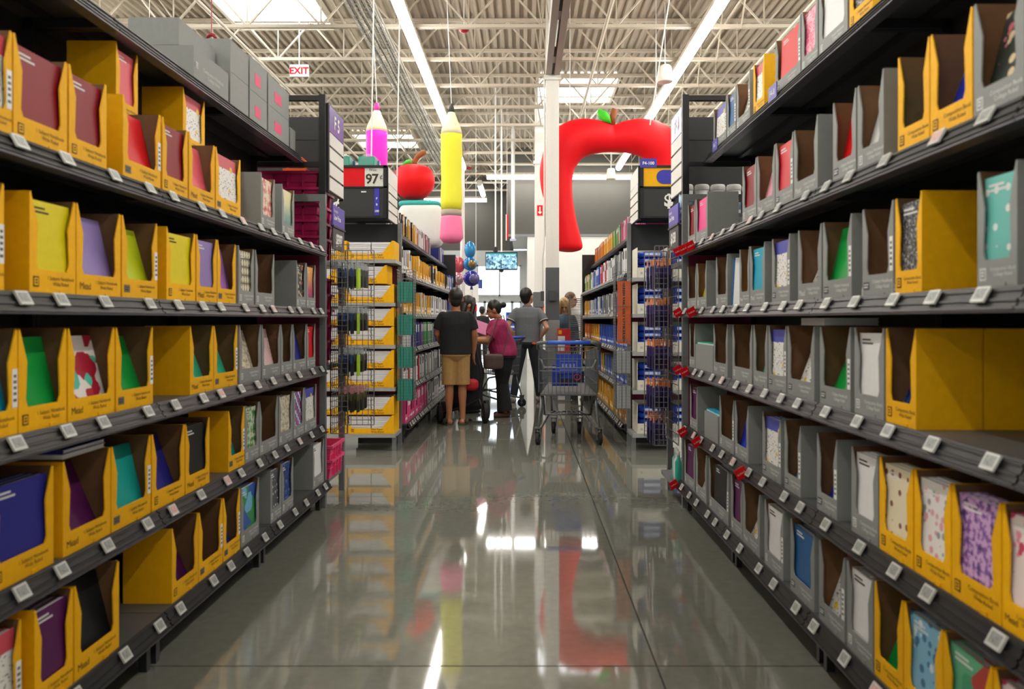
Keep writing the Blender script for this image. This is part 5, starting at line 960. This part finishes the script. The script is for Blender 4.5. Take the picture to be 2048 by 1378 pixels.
def person(label, loc, rz, H, J, sk, shirt, pants, hairm, shoe, look=(0, 0), sleeve=.62, pants_to=1.0, bulk=1.0, hips=1.0, voxel=.007, hairkind='short', shoes=True, belly=0, flare=0, hem=.101):
    """local frame: faces -y, person's right is -x; J overrides joints (metres at 1.70 m tall)"""
    k = H/1.70; kh = k*1.1; R = root('person', label, 'person', loc, rz)
    j = dict(hipL=(.085, 0, .9), hipR=(-.085, 0, .9), kneeL=(.095, -.01, .49), kneeR=(-.095, -.01, .49), ankL=(.1, .02, .085), ankR=(-.1, .02, .085), shL=(.175, .01, 1.395), shR=(-.175, .01, 1.395), elL=(.225, .03, 1.12), elR=(-.225, .03, 1.12), wrL=(.22, -.06, .88), wrR=(-.22, -.06, .88), hdL=(0, -.1, -1), hdR=(0, -.1, -1), head=(0, -.01, 1.585), chest=(0, 0, 1.27), pel=(0, 0, .95), toeL=(.25, -1, 0), toeR=(-.25, -1, 0))
    j.update(J); V = {a: Vector(b)*k if not a.startswith(('hd', 'toe')) else Vector(b) for a, b in j.items()}
    sk_m = sk; q = MB()
    Z = Vector((0, 0, 1)); ch, pe, hd = V['chest'], V['pel'], V['head']; nk = Vector((ch.x, ch.y+.01, 1.435*k)); 
    def torso(q, g, extra=0.0, wv=0, hem=.09):
        rows = [(pe-Z*(hem-.05 if wv else hem)*k, (.166 if hem > .1 else .155)*hips, (.12 if hem > .1 else .105)*hips), (pe, .165*hips, .115*hips+belly*.3), (lerp(pe, ch, .35), .147*bulk+wv, .105*bulk+belly+wv*.6), (lerp(pe, ch, .7), .158*bulk+wv*.7, .112*bulk+belly*.6), (ch, .172*bulk, .118*bulk), (ch+Z*.085*k, .178*bulk, .1*bulk), (ch+Z*.125*k, .155*bulk, .085*bulk), (ch+Z*.15*k, .105*bulk, .072*bulk), (nk-Z*.005*k, .066, .06)]
        q.rings([(c, ((a*g+extra)*k, 0, 0), (0, (b*g+extra)*k, 0)) for c, a, b in rows], 24)
    torso(q, .93)
    limb(q, [nk-Z*.05*k, nk+Z*.02*k, hd-Z*.06*k+Vector((0, .015, 0))], [.06*k, .054*k, .052*k])
    yaw, pit = look; RH = Matrix.Rotation(yaw, 3, 'Z') @ Matrix.Rotation(pit, 3, 'X')
    q.ell(hd+RH@Vector((0, .012, .015))*kh, Vector((.073, .092, .1))*kh, RH, 20, 14); q.ell(hd+RH@Vector((0, -.03, -.05))*kh, Vector((.055, .058, .062))*kh, RH, 16, 12); q.ell(hd+RH@Vector((0, -.06, -.092))*kh, Vector((.026, .022, .02))*kh, RH, 12, 8)
    limb(q, [hd+RH@Vector((0, -.083, .01))*kh, hd+RH@Vector((0, -.104, -.03))*kh], [.009*kh, .0145*kh], 8); q.ell(hd+RH@Vector((0, -.078, .022))*kh, Vector((.05, .014, .011))*kh, RH, 12, 8)
    q.ell(hd+RH@Vector((0, -.085, -.062))*kh, Vector((.024, .012, .008))*kh, RH, 12, 6); q.ell(hd+RH@Vector((0, -.083, -.072))*kh, Vector((.02, .012, .007))*kh, RH, 12, 6)
    for s in (-1, 1): q.ell(hd+RH@Vector((s*.077, .008, -.012))*kh, Vector((.012, .02, .032))*kh, RH, 10, 8)
    for S in 'LR':
        sgn = 1 if S == 'L' else -1
        limb(q, [V['sh'+S]+Vector((-.016 if S == 'L' else .016, 0, -.036)), lerp(V['sh'+S], V['el'+S], .5), V['el'+S], lerp(V['el'+S], V['wr'+S], .35), V['wr'+S]], [.044*k*bulk, .043*k*bulk, .038*k*bulk, .038*k*bulk, .026*k]); hand(q, V['wr'+S], V['hd'+S], V.get('th'+S, Vector((-sgn*.2, -1, .1))), s=k)
        limb(q, [V['hip'+S], lerp(V['hip'+S], V['knee'+S], .5), V['knee'+S], lerp(V['knee'+S], V['ank'+S], .3), lerp(V['knee'+S], V['ank'+S], .7), V['ank'+S]], [.085*k*hips, .073*k*hips, .054*k, .053*k, .039*k, .034*k])
        t = V['toe'+S].normalized(); a = V['ank'+S]; limb(q, [a-Z*.04*k-t*.045*k, a-Z*.045*k+t*.06*k, a-Z*.055*k+t*.13*k], [.036*k, .034*k, .024*k])
    ob('body', remesh(q, 'body', sk_m, voxel), R)
    for s in (-1, 1): ob('eye', MB().ell(hd+RH@Vector((s*.031, -.083, .003))*kh, Vector((.011, .008, .007))*kh, RH, 8, 6).mesh('eye', black, True), R)
    # shirt
    q = MB(); torso(q, 1.0, .021 if hem > .1 else .013, .016, hem)
    q2 = MB()
    for S in 'LR':
        e = lerp(V['sh'+S], V['el'+S], sleeve) if sleeve <= 1 else lerp(V['el'+S], V['wr'+S], sleeve-1)
        pts = [V['sh'+S]+Vector((-.014 if S == 'L' else .014, 0, -.032)), lerp(V['sh'+S], V['el'+S], min(sleeve, 1)*.55)] + ([V['el'+S]] if sleeve > 1 else []) + [e]; rs = [.057*k*bulk, .06*k*bulk]+([.052*k*bulk] if sleeve > 1 else [])+[(.064 if sleeve <= 1 else .04)*k*bulk]
        q.tube(pts, rs, 16); q.ell(pts[0], (.057*k*bulk,)*3, n=14, k=8)
    sh_o = ob('shirt', remesh(q, 'shirt', shirt, voxel, 5), R)
    # trousers
    q = MB(); q.rings([(pe+Z*.06*k, ((.152*hips+.012)*k, 0, 0), (0, (.108*hips+.012)*k, 0)), (pe, ((.168*hips+.012)*k, 0, 0), (0, (.118*hips+.014)*k, 0)), (pe-Z*.08*k, ((.162*hips+.014)*k, 0, 0), (0, (.115*hips+.016)*k, 0)), (pe-Z*.14*k, (.13*hips*k, 0, 0), (0, .09*hips*k, 0))], 24)
    for S in 'LR':
        hp, kn, an = V['hip'+S], V['knee'+S], V['ank'+S]
        if pants_to < .6: pts = [hp, lerp(hp, kn, .5), lerp(hp, kn, .96)]; rs = [.098*k*hips, .094*k*hips, .092*k*hips]
        else: pts = [hp, lerp(hp, kn, .5), kn, lerp(kn, an, .5), lerp(kn, an, .98)]; rs = [.096*k*hips, .086*k*hips, .068*k+flare*.01, .06*k+flare*.02, .056*k+flare*.03]
        q.tube(pts, rs, 16); q.ell(pts[0], (rs[0],)*3, n=14, k=8)
    ob('shorts' if pants_to < .6 else 'trousers', remesh(q, 'trousers', pants, voxel, 4), R)
    # shoes
    if shoes:
        for S in 'LR':
            t = V['toe'+S].normalized(); a = V['ank'+S]; q = MB(); limb(q, [a-Z*.045*k-t*.05*k, a-Z*.05*k+t*.06*k, a-Z*.058*k+t*.14*k], [.042*k, .041*k, .032*k]); zf = a.z-.085*k
            q.box(0, 0, 0, .001, .001, .001); me = remesh(q, 'shoe', shoe, .008, 2)
            for v in me.vertices: v.co.z = max(v.co.z, .002)
            ob('shoe', me, R)
    # hair
    q = MB(); q.ell(hd+RH@Vector((0, .012 if hairkind == 'long' else .026, .034))*kh, Vector((.084, .096, .1))*kh, RH, 20, 14)
    if hairkind == 'short': q.ell(hd+RH@Vector((0, .055, -.02))*kh, Vector((.07, .055, .075))*kh, RH, 16, 10)
    if hairkind == 'bun': q.ell(hd+RH@Vector((0, .05, -.01))*kh, Vector((.068, .058, .07))*kh, RH, 16, 10); q.ell(hd+RH@Vector((0, .15, .02))*kh, Vector((.042, .042, .042))*kh, RH, 14, 10); limb(q, [hd+RH@Vector((0, .09, .01))*kh, hd+RH@Vector((0, .14, .02))*kh], [.035*kh, .03*kh])
    if hairkind == 'long':
        q.ell(hd+RH@Vector((0, .06, -.1))*kh, Vector((.085, .055, .17))*kh, RH, 16, 12)
        for s in (-1, 1): limb(q, [hd+RH@Vector((s*.035, -.045, .1))*kh, hd+RH@Vector((s*.075, -.05, .02))*kh, hd+RH@Vector((s*.085, -.05, -.09))*kh, hd+RH@Vector((s*.075, -.04, -.24))*kh-Vector((0, 0, .06)), hd+RH@Vector((s*.07, -.03, -.3))*kh-Vector((0, 0, .1))], [.025*k, .034*k, .036*k, .03*k, .014*k])
    ob('hair', remesh(q, 'hair', hairm, .007, 2), R)
    return R, V
hair_k = mat('hair_black', '#15120f', .45, var=.1, scale=60); hair_br = mat('hair_brown', '#6a4a32', .5, var=.12, scale=60); hair_bl = mat('hair_blonde', '#c9a878', .5, var=.15, scale=60)
sk_a = skinm('skin_tan', '#a9704e'); sk_b = skinm('skin_warm', '#b07a58'); sk_c = skinm('skin_fair', '#c99a7c')
blk_c = mat('cloth_black', '#17181b', .85, var=.1, scale=30, bump=.3); khaki = mat('cloth_khaki', '#a98450', .85, var=.08, scale=40, bump=.25); mag_c = mat('cloth_magenta', '#9a1f55', .8, var=.08, scale=40, bump=.25); polo = mat('cloth_grey', '#6f7378', .85, var=.08, scale=60, bump=.25); jean = mat('denim_dark', '#22262e', .85, var=.12, scale=60, bump=.25); beige = mat('cloth_beige', '#c4b39c', .85, var=.1, scale=30, bump=.3)
# the boy, seen from behind
bx_, by_ = px_x(912, 9.7), 9.68
boy, Vb = person('boy in black t-shirt and khaki shorts seen from behind', (bx_, by_, 0), PI+.1, 1.675, dict(shL=(.178, .01, 1.4), shR=(-.178, .01, 1.4), elR=(-.235, -.0, 1.13), wrR=(-.225, -.09, .9), elL=(.235, -.04, 1.14), wrL=(.18, -.2, 1.0), hipL=(.075, 0, .9), hipR=(-.075, 0, .9), kneeL=(.08, 0, .49), kneeR=(-.08, 0, .49), ankL=(.085, .02, .085), ankR=(-.085, .02, .085)), sk_a, blk_c, khaki, hair_k, black, sleeve=.74, pants_to=.5, shoes=False, bulk=1.08, hips=1.06, hem=.11, voxel=.0065)
for S in 'LR':
    a = Vb['ank'+S]; t = Vb['toe'+S].normalized(); s = 1 if S == 'L' else -1; olive = mat('sandal_olive', '#4d4a38', .8, var=.1)
    so = MB(); pr = [(-.042, -.075), (.042, -.075), (.05, .0), (.052, .1), (.035, .165), (-.035, .165), (-.052, .1), (-.05, 0)]; n = Vector((-t.y, t.x, 0))
    so.prism(pr, lambda u, v, w: tuple(Vector((a.x, a.y, 0))+n*u+t*v+Vector((0, 0, w))), 0, .022); o = ob('sandal', so.mesh('sandal', olive), boy); o.location.z = .0005
    for f in (.02, .09):
        c = Vector((a.x, a.y, 0))+t*f; ob('strap', MB().tube([c+n*.05+Vector((0, 0, .015)), c+n*.045+Vector((0, 0, .055)), c+n*.0+Vector((0, 0, .085)), c-n*.045+Vector((0, 0, .055)), c-n*.05+Vector((0, 0, .015))], .012, 6).mesh('strap', olive, True), o)
    ob('heel_strap', MB().tube([Vector((a.x, a.y, .02))+n*.045, Vector((a.x, a.y, .06))-t*.035+n*.03, Vector((a.x, a.y, .065))-t*.06, Vector((a.x, a.y, .06))-t*.035-n*.03, Vector((a.x, a.y, .02))-n*.045], .01, 6).mesh('heel_strap', olive, True), o)
# woman in magenta, profile to the left
wx, wy = px_x(1000, 10.5), 10.5
wom, Vw = person('woman in magenta t-shirt and black trousers with brown shoulder bag', (wx, wy, 0), -PI/2+.12, 1.56, dict(head=(0, -.1, 1.565), chest=(0, -.03, 1.26), shL=(.175, -.0, 1.385), shR=(-.175, -.0, 1.385), elL=(.2, -.2, 1.12), elR=(-.2, -.16, 1.13), wrL=(.1, -.41, 1.115), wrR=(-.12, -.4, 1.12), hdL=(-.1, -1, .1), hdR=(.1, -1, .1), thL=(-1, 0, .4), thR=(1, 0, .4), pel=(0, .05, .95), hipL=(.09, .05, .9), hipR=(-.09, .06, .9), kneeL=(.09, .02, .49), kneeR=(-.09, .05, .49), ankL=(.09, .06, .085), ankR=(-.09, .08, .085)), sk_b, mag_c, blk_c, hair_k, mat('shoe_brown', '#5a3a2e', .6), look=(0, .32), sleeve=.78, bulk=1.32, hips=1.5, belly=.045, hairkind='bun', flare=1.7, voxel=.0065)
bagm = mat('bag_brown', '#4f3a36', .5, var=.1, scale=30, bump=.3)
bg = root('shoulder_bag', 'dark brown shoulder bag at the hip of woman in magenta', 'bag', (px_x(987, 10.15), 10.15, .66)); b_ = puff(.26, .09, .2, 5).mesh('pouch', bagm, True); ob('pouch', b_, bg); ob('flap_seam', MB().box(-.115, -.047, .13, .115, -.04, .136).mesh('flap_seam', mat('seam_dark', '#2f2220', .5)), bg)
ob('strap', MB().tube([(-.11, .0, .18), (-.04, .04, .4), (.05, .16, .66), (.12, .3, .7), (.2, .12, .45), (.12, .01, .18)], .008, 6).mesh('strap', bagm), bg)
ph = root('phone', 'dark phone held by the woman in magenta', 'phone', (wx-.53, wy+.02, 1.045)); ob('case', MB().box(-.035, -.06, 0, .035, .06, .012).mesh('case', black), ph); ob('screen', MB().box(-.03, -.055, .012, .03, .055, .0135).mesh('screen', mat('phone_glass', '#20242c', .1, var=0)), ph)
# man in grey polo, hands on hips
mx, my = px_x(1055, 12.4), 12.4
man, Vm = person('man in grey polo shirt and dark jeans with hands on hips', (mx, my, 0), PI-.12, 1.79, dict(elL=(.29, .09, 1.13), elR=(-.3, .09, 1.12), wrL=(.185, -.02, .985), wrR=(-.19, -.02, .97), hdL=(-.35, -.8, -.3), hdR=(.35, -.8, -.3), head=(0, .01, 1.59), hipL=(.085, 0, .9), hipR=(-.085, 0, .9), kneeL=(.14, .04, .49), kneeR=(-.13, -.05, .49), ankL=(.2, .12, .085), ankR=(-.18, -.03, .085)), sk_c, polo, jean, hair_k, mat('shoe_grey', '#8a8378', .7), look=(-.55, -.25), sleeve=.68, bulk=1.08, voxel=.0065)
col_ = MB(); nk = Vector((0, .01, 1.445))*1.79/1.7; col_.rings([(nk+Vector((0, 0, -.035)), (.085, 0, 0), (0, .078, 0)), (nk+Vector((0, 0, .01)), (.072, 0, 0), (0, .066, 0))], 20, caps=False); ob('collar', col_.mesh('collar', polo, True), man)
for S in 'LR':
    e = lerp(Vm['sh'+S], Vm['el'+S], .68); d = (Vm['el'+S]-Vm['sh'+S]).normalized()
    for dd, mm, nm in ((-.005, black, 'cuff_stripe'), (-.018, white, 'cuff_stripe')): ob(nm, MB().tube([e+d*dd, e+d*(dd-.008)], .0755, 16).mesh(nm, mm, True), man)
ob('red_cloth', MB().ell((-.12, .145, .93), (.035, .02, .02), n=10).mesh('red_cloth', mat('cloth_red', '#d8452c', .7), True), man)
# woman in beige behind the boy
bw, _ = person('dark-haired woman in beige top half hidden behind the boy', (px_x(934, 10.9), 10.95, 0), PI/2+.5, 1.62, dict(elR=(-.22, -.16, 1.13), wrR=(-.1, -.4, 1.15), hdR=(.1, -1, .1), thR=(1, 0, .3), elL=(.22, -.16, 1.13), wrL=(.08, -.42, 1.16), hdL=(-.1, -1, .1), thL=(-1, 0, .3)), sk_b, beige, blk_c, hair_k, black, look=(0, .3), sleeve=1.6, hairkind='long', voxel=.009)
pc = root('pink_folder', 'pink folder held above the stroller by woman in beige', 'folder', P(960, 654, 10.75)); f_ = MB(); f_.box(-.11, 0, -.09, .11, .006, .09); f_.box(-.11, .012, -.09, .11, .016, .085); f_.box(-.105, .006, -.085, .1, .012, .08); o = ob('cover', f_.mesh('cover', mat('folder_pink', '#e08ab8', .5)), pc); pc.rotation_euler = (-.5, .35, .1)
# blonde woman and man behind the column
person('blonde woman in blue denim shirt right of the column', (px_x(1128, 13.4), 13.4, 0), .15, 1.66, {}, sk_c, mat('cloth_denim', '#5f7890', .85, var=.1, scale=30), jean, hair_bl, black, look=(-.2, .45), sleeve=1.8, hairkind='long', voxel=.009)
person('brown-haired man behind the blonde woman', (px_x(1142, 14.7), 14.7, 0), .6, 1.8, {}, sk_c, mat('cloth_white', '#cfd0ce', .85, var=.05), jean, hair_br, black, look=(.5, .1), sleeve=.7, voxel=.01)
person('person in dark clothes far away by the entrance doors', (px_x(964, 24), 24, 0), PI, 1.7, {}, sk_b, blk_c, blk_c, hair_k, black, sleeve=1.8, voxel=.011)
# black rolling stroller cart between boy and woman
S_ = root('rolling_cart', 'black fabric rolling cart with big wheels beside the boy', 'rolling cart', (px_x(928, 10.05), 10.05, 0)); fab = mat('fabric_black', '#141518', .8, var=.12, scale=25, bump=.4); frm = mat('frame_matte_black', '#1c1d20', .5, .2)
q = MB(); q.rings([((.04, .05, z), (a, 0, 0), (0, b, 0)) for z, a, b in ((.14, .17, .15), (.2, .2, .18), (.55, .2, .18), (.9, .18, .16), (1.0, .165, .14))], 24); ob('fabric_body', remesh(q, 'fabric_body', fab, .012, 3), S_)
q = MB()
for s in (-1, 1): q.tube([(-.27, s*.17, .11), (.0, s*.18, .2), (.2, s*.19, .3), (.24, s*.19, .6), (.16, s*.18, .95), (.08, s*.17, 1.08)], .016, 8); q.tube([(.2, s*.19, .3), (.27, s*.19, .12)], .016, 8)
q.tube([(.08, -.17, 1.08), (.06, 0, 1.1), (.08, .17, 1.08)], .02, 8); q.tube([(-.27, -.2, .11), (-.27, .2, .11)], .012, 8); q.tube([(.27, -.2, .12), (.27, .2, .12)], .012, 8)
ob('frame', q.mesh('frame', frm, True), S_)
def wheel_m(r, w): 
    q = MB(); q.rings([((-w, 0, 0), (0, r*.8, 0), (0, 0, r*.8)), ((-w*.8, 0, 0), (0, r, 0), (0, 0, r)), ((w*.8, 0, 0), (0, r, 0), (0, 0, r)), ((w, 0, 0), (0, r*.8, 0), (0, 0, r*.8))], 28); return q.mesh('wheel', rubber)
for x, y, r in ((-.29, -.2, .115), (-.29, .2, .115), (.28, -.2, .125), (.28, .2, .125)): w_ = ob('wheel', wheel_m(r, .03), S_, (x, y, r), .25); ob('hub', MB().rings([((-.034, 0, 0), (0, .04, 0), (0, 0, .04)), ((.034, 0, 0), (0, .04, 0), (0, 0, .04))], 14).mesh('hub', mat('hub_grey', '#55585a', .4, .4)), w_)
rb = puff(.2, .16, .15, 3).mesh('red_pouch', mat('fabric_red', '#b3141e', .6, var=.1, scale=20), True); r_ = root('red_bag', 'small red bag hanging on the black rolling cart', 'bag', (px_x(941, 9.82), 9.83, .41)); ob('red_pouch', rb, r_); ob('strap', MB().tube([(-.07, .02, .13), (-.02, .08, .22), (.05, .02, .13)], .007, 6).mesh('strap', black), r_)
